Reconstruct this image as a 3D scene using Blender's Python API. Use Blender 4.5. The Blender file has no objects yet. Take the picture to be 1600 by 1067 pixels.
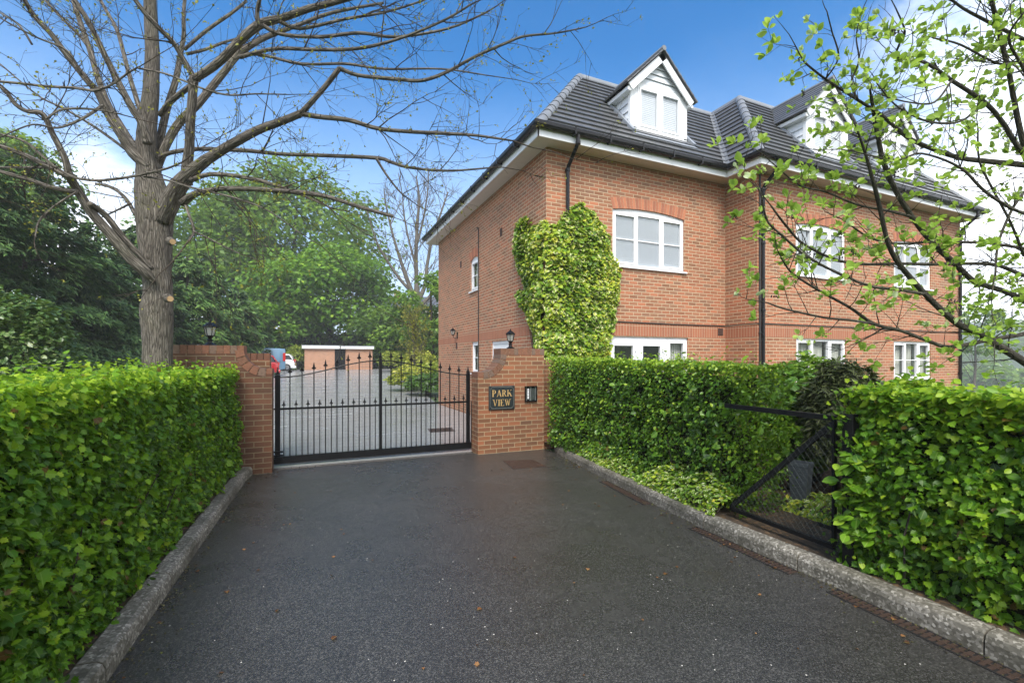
import bpy, math, random
import numpy as np
from mathutils import Vector, Matrix
R_ = random.Random(7)
rng = np.random.default_rng(11)
SC = bpy.context.scene
COL = SC.collection
# ---------------------------------------------------------------- frame of reference
# world X runs along the long front of the block, world Y back along the driveway; eye at the origin, 1.6 m up
YAW = math.radians(24.0)
S_, C_ = math.sin(YAW), math.cos(YAW)
EYE = 1.6
FPX = 720.0
def cw(x, d, z=0.0):
    """offset x to the right and d ahead of the eye -> world point"""
    return Vector((C_*x + S_*d, -S_*x + C_*d, z))
def sight(px, py, d):
    """survey note: bearing (px, py) taken at distance d -> world point"""
    return cw((px-800)/FPX*d, d, EYE - (py-562)/FPX*d)
# ---------------------------------------------------------------- scene, camera, light
SC.view_settings.view_transform = 'Standard'
SC.view_settings.look = 'None'
SC.view_settings.exposure = 0.0
SC.view_settings.gamma = 1.0
SC.cycles.use_denoising = True
SC.cycles.max_bounces = 8
SC.cycles.diffuse_bounces = 3
SC.cycles.glossy_bounces = 3
SC.cycles.transmission_bounces = 4
SC.cycles.transparent_max_bounces = 12
SC.cycles.volume_bounces = 1
SC.cycles.caustics_reflective = False
SC.cycles.caustics_refractive = False
cam = bpy.data.cameras.new('camera')
cam.sensor_width = 36.0
cam.lens = FPX/1600*36.0
cam.shift_y = (562-533.5)/1600
cam.clip_start = 0.05
cam.clip_end = 6000
camo = bpy.data.objects.new('camera', cam)
COL.objects.link(camo)
camo.location = (0, 0, EYE)
camo.rotation_euler = (math.radians(90), 0, -YAW)
SC.camera = camo

SUN_EL, SUN_AZ = math.radians(52), math.radians(205)     # azimuth measured clockwise from +Y
sun = bpy.data.lights.new('sun', 'SUN')
sun.energy = 2.2
sun.angle = math.radians(25)
sun.color = (1.0, 0.95, 0.87)
suno = bpy.data.objects.new('sun', sun)
COL.objects.link(suno)
sd = Vector((math.sin(SUN_AZ)*math.cos(SUN_EL), math.cos(SUN_AZ)*math.cos(SUN_EL), math.sin(SUN_EL)))
suno.rotation_euler = (-sd).to_track_quat('-Z', 'Y').to_euler()
suno.location = sd*60

# ---------------------------------------------------------------- node helpers
class NT:
    def __init__(s, tree):
        s.t = tree; s.n = tree.nodes; s.l = tree.links
    def new(s, typ, inp=None, **kw):
        nd = s.n.new(typ)
        for k, v in kw.items():
            setattr(nd, k, v)
        for k, v in (inp or {}).items():
            sock = nd.inputs[k]
            if hasattr(v, 'node'):
                s.l.new(v, sock)
            else:
                sock.default_value = v
        return nd
    def math(s, op, a, b=None, c=None, clamp=False):
        i = {0: a}
        if b is not None: i[1] = b
        if c is not None: i[2] = c
        return s.new('ShaderNodeMath', i, operation=op, use_clamp=clamp).outputs[0]
    def ramp(s, fac, stops, interp='LINEAR'):
        nd = s.new('ShaderNodeValToRGB', {0: fac})
        cr = nd.color_ramp; cr.interpolation = interp
        while len(cr.elements) < len(stops): cr.elements.new(0.5)
        for e, (p, c) in zip(cr.elements, stops):
            e.position = p
            e.color = (c[0], c[1], c[2], 1) if hasattr(c, '__len__') else (c, c, c, 1)
        return nd.outputs[0]
    def mix(s, fac, a, b, blend='MIX'):
        nd = s.new('ShaderNodeMix', data_type='RGBA', blend_type=blend)
        for k, v in ((0, fac), (6, a), (7, b)):
            if hasattr(v, 'node'): s.l.new(v, nd.inputs[k])
            elif k == 0: nd.inputs[0].default_value = v
            else: nd.inputs[k].default_value = (v[0], v[1], v[2], 1)
        return nd.outputs[2]
    def noise(s, vec, scale, detail=4, rough=.55, dist=0.0):
        nd = s.new('ShaderNodeTexNoise', {'Scale': scale, 'Detail': detail, 'Roughness': rough, 'Distortion': dist})
        if vec is not None: s.l.new(vec, nd.inputs['Vector'])
        return nd.outputs[0]
    def mapping(s, vec, scale=(1, 1, 1), loc=(0, 0, 0)):
        return s.new('ShaderNodeMapping', {'Vector': vec, 'Scale': scale, 'Location': loc}).outputs[0]
    def bump(s, h, strength=.3, dist=.01):
        return s.new('ShaderNodeBump', {'Height': h, 'Strength': strength, 'Distance': dist}).outputs[0]

def material(name):
    m = bpy.data.materials.new(name); m.use_nodes = True
    t = NT(m.node_tree); t.n.clear()
    out = t.new('ShaderNodeOutputMaterial')
    return m, t, out
def principled(t, out, **inp):
    p = t.new('ShaderNodeBsdfPrincipled', {k.replace('_', ' '): v for k, v in inp.items()})
    t.l.new(p.outputs[0], out.inputs['Surface'])
    return p
def c4(c): return (c[0], c[1], c[2], 1)

def m_plain(name, col, rough=.5, metal=0.0, var=.15, scale=6, spec=.5, bump=0.0, bscale=80):
    m, t, out = material(name)
    pos = t.new('ShaderNodeTexCoord').outputs['Object']
    n = t.noise(pos, scale, 5)
    c = t.mix(n, [x*(1-var) for x in col], [min(1, x*(1+var)) for x in col])
    r = t.math('MULTIPLY_ADD', n, .2, rough-.1)
    p = principled(t, out, Base_Color=c, Roughness=r, Metallic=metal)
    p.inputs['Specular IOR Level'].default_value = spec
    if bump:
        t.l.new(t.bump(t.noise(pos, bscale, 4), bump, .01), p.inputs['Normal'])
    return m

def m_brick(name, cols, mortar, bw=.225, rh=.075, offset=.5, ms=.0055, dirt=.25):
    m, t, out = material(name)
    uv = t.new('ShaderNodeUVMap').outputs[0]
    bt = t.new('ShaderNodeTexBrick', {'Vector': uv, 'Color1': (0, 0, 0, 1), 'Color2': (1, 1, 1, 1), 'Mortar': (.5, .5, .5, 1), 'Scale': 1.0,
               'Mortar Size': ms, 'Mortar Smooth': .15, 'Bias': 0.0, 'Brick Width': bw, 'Row Height': rh}, offset=offset)
    k = len(cols)
    base = t.ramp(bt.outputs[0], [(i/(k-1), c) for i, c in enumerate(cols)])
    g = t.noise(uv, 55, 5, .7)
    base = t.mix(t.math('MULTIPLY', g, .42), base, [x*.45 for x in cols[0]])
    big = t.noise(uv, .7, 4, .6)
    mort = t.mix(t.noise(uv, 90, 3), [x*.75 for x in mortar], mortar)
    c = t.mix(bt.outputs[1], base, mort)
    c = t.mix(t.math('MULTIPLY', t.math('SUBTRACT', big, .35, clamp=True), dirt*3), c, (.10, .075, .055))
    h = t.math('ADD', t.math('MULTIPLY', bt.outputs[1], -1.0), t.math('MULTIPLY', g, .35))
    p = principled(t, out, Base_Color=c, Roughness=.82)
    p.inputs['Specular IOR Level'].default_value = .3
    t.l.new(t.bump(h, .6, .006), p.inputs['Normal'])
    return m

def m_leaf(name, stops, rough=.42, trans=.38, tcol=(.30, .48, .04), spec=.35, edge=None):
    """leaf colour picked per leaf by the 'tint' attribute; optional cream rim for variegated leaves"""
    m, t, out = material(name)
    a = t.new('ShaderNodeAttribute', attribute_name='tint').outputs['Fac']
    c = t.ramp(a, stops)
    uv = t.new('ShaderNodeUVMap').outputs[0]
    sep = t.new('ShaderNodeSeparateXYZ', {0: uv})
    mid = t.math('ABSOLUTE', sep.outputs[0])
    vein = t.math('LESS_THAN', mid, .025)
    c = t.mix(t.math('MULTIPLY', vein, .35), c, (.35, .45, .12))
    if edge:
        rim = t.math('GREATER_THAN', t.math('ADD', mid, t.math('MULTIPLY', t.noise(uv, 3, 2), .25)), edge[1])
        pick = t.math('GREATER_THAN', t.math('FRACT', t.math('MULTIPLY', a, 7.31)), edge[2])
        c = t.mix(t.math('MULTIPLY', rim, pick), c, edge[0])
    p = t.new('ShaderNodeBsdfPrincipled', {'Base Color': c, 'Roughness': rough})
    p.inputs['Specular IOR Level'].default_value = spec
    tr = t.new('ShaderNodeBsdfTranslucent', {'Color': t.mix(.5, c, tcol)})
    mx = t.new('ShaderNodeMixShader', {0: trans, 1: p.outputs[0], 2: tr.outputs[0]})
    t.l.new(mx.outputs[0], out.inputs['Surface'])
    return m

def m_bark(name, c0, c1, c2, sc=1.0):
    m, t, out = material(name)
    uv = t.new('ShaderNodeUVMap').outputs[0]
    st = t.mapping(uv, (1.0, .13, 1))
    n1 = t.noise(st, 58*sc, 6, .70, .5)
    w = t.new('ShaderNodeTexVoronoi', {'Vector': st, 'Scale': 40*sc}, feature='DISTANCE_TO_EDGE').outputs[0]
    crack = t.ramp(w, [(0, 0), (.16, 1)])
    ob = t.new('ShaderNodeTexCoord').outputs['Object']
    moss = t.ramp(t.noise(ob, 2.3, 4), [(.5, 0), (.72, 1)])
    c = t.ramp(n1, [(.25, c0), (.5, c1), (.78, c2)])
    c = t.mix(t.math('MULTIPLY', t.math('SUBTRACT', 1.0, crack), .55), c, [x*.35 for x in c0])
    c = t.mix(t.math('MULTIPLY', moss, .25), c, (.10, .11, .04))
    p = principled(t, out, Base_Color=c, Roughness=.85)
    p.inputs['Specular IOR Level'].default_value = .25
    t.l.new(t.bump(t.math('ADD', n1, t.math('MULTIPLY', crack, .9)), .9, .012), p.inputs['Normal'])
    return m

def m_glass(name, tint=(1, 1, 1), refl=1.0):
    m, t, out = material(name)
    ge = t.new('ShaderNodeNewGeometry').outputs
    cs = t.math('ABSOLUTE', t.new('ShaderNodeVectorMath', {0: ge['Incoming'], 1: ge['Normal']}, operation='DOT_PRODUCT').outputs['Value'])
    fr = t.math('MULTIPLY_ADD', t.math('POWER', t.math('SUBTRACT', 1.0, cs), 5.0), .92, .07)
    fac = t.math('MULTIPLY', fr, refl, clamp=True)
    a = t.new('ShaderNodeBsdfTransparent', {'Color': c4(tint)})
    g = t.new('ShaderNodeBsdfGlossy', {'Color': (1, 1, 1, 1), 'Roughness': .02})
    mx = t.new('ShaderNodeMixShader', {0: fac, 1: a.outputs[0], 2: g.outputs[0]})
    t.l.new(mx.outputs[0], out.inputs['Surface'])
    return m

def m_frost(name):
    m, t, out = material(name)
    a = t.new('ShaderNodeBsdfTransparent'); b = t.new('ShaderNodeBsdfTranslucent', {'Color': (.85, .85, .80, 1)})
    d = t.new('ShaderNodeBsdfPrincipled', {'Base Color': (.62, .62, .58, 1), 'Roughness': .15})
    x = t.new('ShaderNodeMixShader', {0: .5, 1: b.outputs[0], 2: d.outputs[0]})
    y = t.new('ShaderNodeMixShader', {0: .68, 1: a.outputs[0], 2: x.outputs[0]})
    t.l.new(y.outputs[0], out.inputs['Surface'])
    return m

# ---------------------------------------------------------------- mesh helpers
def tag(o, label=None, cat=None, group=None, kind=None):
    if label: o['label'] = label
    if cat: o['category'] = cat
    if group: o['group'] = group
    if kind: o['kind'] = kind
    return o
def empty(name, loc=(0, 0, 0), rz=0.0, label=None, cat=None, group=None):
    o = bpy.data.objects.new(name, None); COL.objects.link(o)
    o.location = loc; o.rotation_euler = (0, 0, rz); o.empty_display_size = .2
    return tag(o, label, cat, group)
def copy_tree(o, parent=None):
    c = o.copy(); COL.objects.link(c)
    c.parent = parent
    for ch in list(o.children): copy_tree(ch, c)
    return c

class MB:
    def __init__(s):
        s.v = []; s.f = []; s.uv = {}; s.m = []; s.cur = 0
    def add(s, verts, faces, uvs=None):
        o = len(s.v)
        s.v.extend([tuple(p) for p in verts])
        for i, f in enumerate(faces):
            if uvs is not None: s.uv[len(s.f)] = uvs[i]
            s.f.append(tuple(o+k for k in f)); s.m.append(s.cur)
        return s
    def poly(s, pts): return s.add(pts, [tuple(range(len(pts)))])
    def box(s, x0, x1, y0, y1, z0, z1):
        v = [(x, y, z) for z in (z0, z1) for y in (y0, y1) for x in (x0, x1)]
        return s.add(v, [(0, 2, 3, 1), (4, 5, 7, 6), (0, 1, 5, 4), (2, 6, 7, 3), (0, 4, 6, 2), (1, 3, 7, 5)])
    def obox(s, o, u, v, w, a, b, c):
        """box at origin o spanned by unit vectors u,v,w over the ranges a,b,c"""
        o, u, v, w = Vector(o), Vector(u), Vector(v), Vector(w)
        p = [o+u*x+v*y+w*z for z in c for y in b for x in a]
        return s.add(p, [(0, 2, 3, 1), (4, 5, 7, 6), (0, 1, 5, 4), (2, 6, 7, 3), (0, 4, 6, 2), (1, 3, 7, 5)])
    def prism(s, pts, off):
        """flat outline pts extruded by vector off"""
        off = Vector(off); n = len(pts)
        a = [Vector(p) for p in pts]; b = [p+off for p in a]
        fs = [tuple(reversed(range(n))), tuple(range(n, 2*n))]
        fs += [(i, (i+1) % n, n+(i+1) % n, n+i) for i in range(n)]
        return s.add(a+b, fs)
    def tube(s, pts, rad, n=8, cap=True):
        pts = [Vector(p) for p in pts]
        if not hasattr(rad, '__len__'): rad = [rad]*len(pts)
        k = len(pts); vs = []; fs = []; us = []
        t0 = (pts[1]-pts[0]).normalized()
        ref = Vector((0, 0, 1)) if abs(t0.z) < .9 else Vector((1, 0, 0))
        x = t0.cross(ref).normalized(); L = 0; Ls = []
        for i in range(k):
            t = (pts[min(i+1, k-1)]-pts[max(i-1, 0)])
            t = t.normalized() if t.length > 1e-9 else t0
            x = (x - t*x.dot(t)); x = x.normalized() if x.length > 1e-6 else t.orthogonal().normalized()
            y = t.cross(x)
            if i: L += (pts[i]-pts[i-1]).length
            Ls.append(L)
            for j in range(n):
                a = 2*math.pi*j/n
                vs.append(pts[i] + (x*math.cos(a)+y*math.sin(a))*rad[i])
        cir = 2*math.pi*max(rad)
        for i in range(k-1):
            for j in range(n):
                j2 = (j+1) % n
                fs.append((i*n+j, i*n+j2, (i+1)*n+j2, (i+1)*n+j))
                u0, u1 = j/n*cir, (j+1)/n*cir
                us.append([(u0, Ls[i]), (u1, Ls[i]), (u1, Ls[i+1]), (u0, Ls[i+1])])
        if cap:
            fs.append(tuple(reversed(range(n)))); us.append([(0, 0)]*n)
            fs.append(tuple((k-1)*n+j for j in range(n))); us.append([(0, 0)]*n)
        return s.add(vs, fs, us)
    def lathe(s, prof, o=(0, 0, 0), n=16, rot=0.0):
        """profile of (radius, z)"""
        o = Vector(o); vs = []; fs = []
        for r, z in prof:
            for j in range(n):
                a = 2*math.pi*j/n+rot
                vs.append(o+Vector((r*math.cos(a), r*math.sin(a), z)))
        for i in range(len(prof)-1):
            for j in range(n):
                j2 = (j+1) % n
                fs.append((i*n+j, i*n+j2, (i+1)*n+j2, (i+1)*n+j))
        fs.append(tuple(reversed(range(n)))); fs.append(tuple((len(prof)-1)*n+j for j in range(n)))
        return s.add(vs, fs)
    def loft(s, rings, cap=True):
        n = len(rings[0]); vs = [p for r in rings for p in r]; fs = []
        for i in range(len(rings)-1):
            for j in range(n):
                j2 = (j+1) % n
                fs.append((i*n+j, i*n+j2, (i+1)*n+j2, (i+1)*n+j))
        if cap:
            fs.append(tuple(reversed(range(n)))); fs.append(tuple((len(rings)-1)*n+j for j in range(n)))
        return s.add(vs, fs)
    def build(s, name, mats, parent=None, smooth=False, bevel=0.0, uvscale=1.0):
        me = bpy.data.meshes.new(name)
        me.from_pydata(s.v, [], s.f)
        if not isinstance(mats, (list, tuple)): mats = [mats]
        for m in mats: me.materials.append(m)
        ul = me.uv_layers.new(name='UVMap')
        buf = np.zeros((len(me.loops), 2), dtype=np.float32)
        for pi, p in enumerate(me.polygons):
            if pi in s.uv:
                for k, li in enumerate(p.loop_indices): buf[li] = s.uv[pi][k]
            else:
                nn = p.normal
                if abs(nn.z) > .97: tu, tv = Vector((1, 0, 0)), Vector((0, 1, 0))
                else:
                    tu = Vector((0, 0, 1)).cross(nn).normalized(); tv = nn.cross(tu)
                for k, li in enumerate(p.loop_indices):
                    q = Vector(s.v[s.f[pi][k]])
                    buf[li] = (q.dot(tu), q.dot(tv))
        ul.data.foreach_set('uv', (buf*uvscale).ravel())
        if len(mats) > 1: me.polygons.foreach_set('material_index', s.m)
        if smooth: me.polygons.foreach_set('use_smooth', [True]*len(me.polygons))
        me.update()
        o = bpy.data.objects.new(name, me); COL.objects.link(o)
        if parent is not None: o.parent = parent
        if bevel:
            b = o.modifiers.new('bevel', 'BEVEL'); b.width = bevel; b.segments = 2; b.limit_method = 'ANGLE'
        return o

def local(mb, root):
    """world-built mesh data moved into the frame of its thing"""
    inv = (Matrix.Translation(root.location) @ Matrix.Rotation(root.rotation_euler.z, 4, 'Z')).inverted()
    mb.v = [tuple(inv @ Vector(p)) for p in mb.v]
    return mb

# ---------------------------------------------------------------- leaves
def leaf_oval(fold=.12, k=.34):
    o = [(0, 0), (k*.7, .22), (k, .5), (k*.72, .78), (0, 1), (-k*.72, .78), (-k, .5), (-k*.7, .22)]
    v = [(x, y, abs(x)*fold*2 - .12*(y-.3)**2) for x, y in o] + [(0, .5, 0)]
    return np.array(v), [(8, i, (i+1) % 8) for i in range(8)]
def leaf_lobed(fold=.25):
    half = [(0, .0), (.22, .02), (.46, .10), (.34, .26), (.58, .48), (.34, .52), (.30, .78), (.14, .74), (0, 1.0)]
    o = half + [(-x, y) for x, y in reversed(half[1:-1])]
    v = [(x, y, abs(x)*fold - .25*(y-.4)**2) for x, y in o] + [(0, .38, 0)]
    n = len(o)
    return np.array(v), [(n, i, (i+1) % n) for i in range(n)]
def leaf_diamond():
    v = [(0, 0, 0), (.36, .45, .08), (0, 1, -.05), (-.36, .45, .08)]
    return np.array(v), [(0, 1, 2), (0, 2, 3)]
def leaf_frond():
    v = [(0, 0, 0), (.2, .25, -.03), (.12, .35, 0), (.22, .6, -.06), (.1, .68, -.04), (0, 1, -.16), (-.1, .68, -.04), (-.22, .6, -.06), (-.12, .35, 0), (-.2, .25, -.03)]
    return np.array(v), [(0, 1, 2), (0, 2, 8), (0, 8, 9), (2, 3, 4), (2, 4, 6), (2, 6, 8), (6, 7, 8), (4, 5, 6)]
OVAL, LOBED, DIAMOND, FROND = leaf_oval(), leaf_lobed(), leaf_diamond(), leaf_frond()

def unit(a): return a/np.maximum(np.linalg.norm(a, axis=1, keepdims=True), 1e-9)
def leaf_mesh(name, tmpl, pos, nrm, tip, size, tint, mat, parent=None):
    tv, tf = tmpl; tf = np.array(tf)
    N, V, F = len(pos), len(tv), len(tf)
    nrm = unit(nrm); tip = unit(tip - nrm*np.sum(tip*nrm, axis=1, keepdims=True)); wd = np.cross(tip, nrm)
    B = np.stack([wd, tip, nrm], axis=1)
    co = pos[:, None, :] + size[:, None, None]*np.einsum('vk,nkj->nvj', tv, B)
    fi = (tf[None]+(np.arange(N)*V)[:, None, None]).reshape(-1)
    me = bpy.data.meshes.new(name)
    me.vertices.add(N*V); me.vertices.foreach_set('co', co.astype(np.float32).ravel())
    me.loops.add(len(fi)); me.loops.foreach_set('vertex_index', fi.astype(np.int32))
    me.polygons.add(N*F); me.polygons.foreach_set('loop_start', (np.arange(N*F)*3).astype(np.int32))
    try: me.polygons.foreach_set('loop_total', np.full(N*F, 3, dtype=np.int32))
    except Exception: pass
    at = me.attributes.new('tint', 'FLOAT', 'POINT'); at.data.foreach_set('value', np.repeat(np.clip(tint, 0, 1), V).astype(np.float32))
    ul = me.uv_layers.new(name='UVMap')
    ul.data.foreach_set('uv', np.tile(tv[tf.ravel()][:, :2], (N, 1)).astype(np.float32).ravel())
    me.materials.append(mat); me.update(); me.validate()
    o = bpy.data.objects.new(name, me); COL.objects.link(o)
    if parent is not None: o.parent = parent
    return o
def wob(p, f, seed=0.0):
    """smooth bumps, -1..1"""
    x, y, z = p[:, 0]*f+seed, p[:, 1]*f+seed*1.7, p[:, 2]*f+seed*.6
    return (np.sin(x*1.9+1.3*np.sin(y*1.1))+np.sin(y*2.3+1.1*np.sin(z*1.7))+np.sin(z*2.1+1.2*np.sin(x*1.3)))/3
def toward(root, pos):
    """world points into the frame of an unrotated thing"""
    return pos - np.array(root.location)
# ================================================================ sky
def make_world():
    w = bpy.data.worlds.new('World'); SC.world = w; w.use_nodes = True
    t = NT(w.node_tree); t.n.clear()
    out = t.new('ShaderNodeOutputWorld')
    sky = t.new('ShaderNodeTexSky', sky_type='NISHITA', sun_disc=False, sun_elevation=SUN_EL, sun_rotation=SUN_AZ,
                air_density=1.0, dust_density=.3, ozone_density=3.0)
    deep = t.new('ShaderNodeHueSaturation', {'Saturation': 1.45, 'Value': 1.0, 'Color': sky.outputs[0]}).outputs[0]
    b0 = t.new('ShaderNodeBackground', {'Color': deep, 'Strength': .088})
    d = t.new('ShaderNodeTexCoord').outputs['Generated']
    sp = t.new('ShaderNodeSeparateXYZ', {0: d}).outputs
    def dot(v): return t.new('ShaderNodeVectorMath', {0: d, 1: v}, operation='DOT_PRODUCT').outputs['Value']
    right, fwd = dot((C_, -S_, 0)), dot((S_, C_, 0))
    h = t.math('ADD', t.math('MAXIMUM', sp[2], 0.0), .22)
    pl = t.new('ShaderNodeCombineXYZ', {0: t.math('DIVIDE', sp[0], h), 1: t.math('DIVIDE', sp[1], h), 2: 0.3}).outputs[0]
    n1 = t.noise(pl, 1.1, 7, .6, .4)
    n2 = t.noise(pl, 3.2, 6, .62, .2)
    nn = t.math('MULTIPLY_ADD', n2, .35, t.math('MULTIPLY', n1, .75))
    def sm(x, a, b): return t.new('ShaderNodeMapRange', {0: x, 1: a, 2: b, 3: 0.0, 4: 1.0}, interpolation_type='SMOOTHSTEP').outputs[0]
    bias = t.math('MULTIPLY', sm(right, .40, .72), .46)
    bias = t.math('ADD', bias, t.math('MULTIPLY', sm(sp[2], .33, .02), .36))
    bias = t.math('ADD', bias, t.math('MULTIPLY', sm(fwd, .15, -.35), .40))  # unseen cloud bank behind the eye, added to soften the light
    # a cumulus low over the trees to the left
    cd = (sight(150, 325, 10)-Vector((0, 0, EYE))).normalized()
    bias = t.math('ADD', bias, t.math('MULTIPLY', sm(dot(tuple(cd)), .986, .9995), .30))
    mask = sm(t.math('ADD', nn, bias), .70, 1.08)
    shade = t.ramp(n2, [(.3, (.68, .74, .84)), (.62, (.93, .95, 1.0))])
    b1 = t.new('ShaderNodeBackground', {'Color': shade, 'Strength': .95})
    pale = t.new('ShaderNodeBackground', {'Color': (.48, .68, 1.0, 1), 'Strength': .52})
    low = t.math('MULTIPLY', sm(t.math('MULTIPLY_ADD', n2, .10, sp[2]), .62, .24), .80)
    b0 = t.new('ShaderNodeMixShader', {0: low, 1: b0.outputs[0], 2: pale.outputs[0]})
    mx = t.new('ShaderNodeMixShader', {0: mask, 1: b0.outputs[0], 2: b1.outputs[0]})
    t.l.new(mx.outputs[0], out.inputs['Surface'])
make_world()

# ================================================================ materials
M = {}
M['brick'] = m_brick('red_orange_brick', [(.25, .120, .066), (.46, .165, .085), (.33, .165, .092), (.53, .195, .100), (.28, .150, .092), (.45, .18, .095)], (.56, .43, .28), ms=.0075, dirt=.16)
M['soldier'] = m_brick('soldier_brick', [(.34, .125, .068), (.43, .160, .085), (.37, .14, .078)], (.50, .38, .25), .075, .26, 0.0, dirt=.1)
M['wallbrick'] = m_brick('brown_wall_brick', [(.17, .080, .040), (.32, .125, .055), (.23, .100, .050), (.38, .135, .060), (.15, .075, .042)], (.42, .31, .18), ms=.0065, dirt=.22)
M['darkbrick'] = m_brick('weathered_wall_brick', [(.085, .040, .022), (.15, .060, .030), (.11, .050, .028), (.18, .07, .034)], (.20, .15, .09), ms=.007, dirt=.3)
M['copingbrick'] = m_brick('coping_brick', [(.20, .085, .045), (.31, .12, .055), (.25, .105, .06)], (.40, .30, .18), .075, .3, 0.0, dirt=.3)
M['garagebrick'] = m_brick('garage_brick', [(.32, .14, .08), (.48, .20, .11), (.40, .19, .12)], (.54, .42, .30), ms=.010, dirt=.1)
M['upvc'] = m_plain('white_upvc', (.80, .81, .82), .3, var=.03)
M['whitewood'] = m_plain('white_weatherboard', (.70, .73, .76), .5, var=.08, scale=3)
M['soffit'] = m_plain('soffit_board', (.62, .57, .50), .6, var=.08)
M['blackplastic'] = m_plain('black_gutter_plastic', (.008, .008, .009), .30, var=.3, spec=.3)
M['blackmetal'] = m_plain('black_painted_metal', (.006, .006, .0065), .38, var=.3, spec=.22, bump=.1)
M['wire'] = m_plain('grey_mesh_wire', (.14, .15, .16), .4, metal=.4)
M['lead'] = m_plain('lead_flashing', (.23, .25, .28), .5, var=.2, scale=4)
M['ridge'] = m_plain('grey_ridge_tile', (.17, .18, .195), .5, var=.3, scale=5, bump=.3)
M['glass'] = m_glass('window_glass', (.985, .99, .995))
M['lampglass'] = m_frost('frosted_lantern_glass')
M['blind'] = m_plain('white_blind_slats', (.60, .645, .685), .5, var=.04)
M['curtain'] = m_plain('pale_curtain', (.42, .43, .37), .8, var=.25, scale=9)
M['dark'] = m_plain('dark_interior', (.03, .032, .032), .8)
M['pebble'] = m_plain('exposed_aggregate', (.3, .3, .3), .6)
M['cable'] = m_plain('dark_cable', (.03, .028, .027), .5)
M['vent'] = m_plain('terracotta_vent', (.07, .035, .025), .8)

def m_tile():
    m, t, out = material('grey_roof_tile')
    uv = t.new('ShaderNodeUVMap').outputs[0]
    bt = t.new('ShaderNodeTexBrick', {'Vector': uv, 'Color1': (0, 0, 0, 1), 'Color2': (1, 1, 1, 1), 'Mortar': (0, 0, 0, 1), 'Scale': 1.0,
               'Mortar Size': .006, 'Mortar Smooth': .2, 'Brick Width': .30, 'Row Height': .2515}, offset=.5)
    ob = t.new('ShaderNodeTexCoord').outputs['Object']
    st = t.mapping(ob, (1, 1, .25))
    n = t.noise(st, 5, 5, .65); n2 = t.noise(ob, 60, 3)
    c = t.ramp(bt.outputs[0], [(0, (.058, .060, .065)), (1, (.105, .110, .118))])
    c = t.mix(t.ramp(n, [(.42, 0), (.68, .75)]), c, (.065, .062, .055))
    c = t.mix(t.math('MULTIPLY', bt.outputs[1], .8), c, (.02, .02, .022))
    c = t.mix(t.math('MULTIPLY', n2, .3), c, (.22, .22, .22))
    p = principled(t, out, Base_Color=c, Roughness=.38)
    t.l.new(t.bump(t.math('ADD', n2, t.math('MULTIPLY', bt.outputs[1], -2.0)), .25, .004), p.inputs['Normal'])
    return m
M['tile'] = m_tile()

def m_asphalt(name, base, wet_lo, wet_hi, sheen=.5, bs=.8, blot=1.0):
    m, t, out = material(name)
    pos = t.new('ShaderNodeTexCoord').outputs['Object']
    vo = t.new('ShaderNodeTexVoronoi', {'Vector': pos, 'Scale': 150.0})
    v = vo.outputs['Color']; vd = vo.outputs['Distance']
    sv = t.new('ShaderNodeSeparateXYZ', {0: v}).outputs
    stone = t.ramp(sv[0], [(0, [x*.5 for x in base]), (.55, base), (.82, [x*1.7 for x in base]), (1, [x*3.0 for x in base])])
    v2 = t.new('ShaderNodeTexVoronoi', {'Vector': pos, 'Scale': 32.0})
    s2 = t.new('ShaderNodeSeparateXYZ', {0: v2.outputs['Color']}).outputs
    fleck = t.math('MULTIPLY', t.math('GREATER_THAN', s2[1], .965), t.math('LESS_THAN', v2.outputs['Distance'], .14))
    big = t.noise(pos, .55, 5, .6); mid = t.noise(pos, 3.5, 5, .6)
    damp = t.ramp(t.math('MULTIPLY_ADD', mid, .30, t.math('MULTIPLY', big, .80)), [(.34, 0), (.76, 1)])
    if blot < .5: stone = t.mix(.75, stone, base)
    c = t.mix(t.math('MULTIPLY', t.math('SUBTRACT', 1.0, damp), .6*blot), stone, [x*.35 for x in base])
    moss = t.ramp(t.noise(pos, 1.3, 6, .7), [(.60, 0), (.75, 1)])
    c = t.mix(t.math('MULTIPLY', moss, .45*blot), c, (.035, .028, .012))
    if blot >= .5: c = t.mix(fleck, c, (.55, .52, .46))
    r = t.math('MULTIPLY_ADD', damp, wet_hi-wet_lo, wet_lo)
    p = principled(t, out, Base_Color=c, Roughness=r)
    p.inputs['Specular IOR Level'].default_value = sheen
    t.l.new(t.bump(t.math('ADD', t.math('MULTIPLY', vd, -1.0), t.math('MULTIPLY', mid, .2)), bs, .006), p.inputs['Normal'])
    return m
M['asphalt'] = m_asphalt('wet_asphalt', (.043, .041, .037), .19, .42, .55, .28)
M['carpark'] = m_asphalt('wet_car_park', (.27, .27, .27), .20, .30, .8, .12, .18)  # base colour lightened to stand in for sky reflected in the wet surface

def m_concrete():
    m, t, out = material('aggregate_concrete')
    pos = t.new('ShaderNodeTexCoord').outputs['Object']
    v = t.new('ShaderNodeTexVoronoi', {'Vector': pos, 'Scale': 70.0}).outputs['Color']
    s = t.new('ShaderNodeSeparateXYZ', {0: v}).outputs
    c = t.ramp(s[0], [(0, (.09, .08, .06)), (.5, (.16, .145, .115)), (.8, (.24, .22, .18)), (1, (.42, .39, .33))])
    st = t.noise(pos, 2.2, 6, .65)
    c = t.mix(t.ramp(st, [(.42, 0), (.66, .8)]), c, (.045, .042, .024))
    p = principled(t, out, Base_Color=c, Roughness=.7)
    t.l.new(t.bump(s[1], .5, .006), p.inputs['Normal'])
    return m
M['concrete'] = m_concrete()

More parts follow.
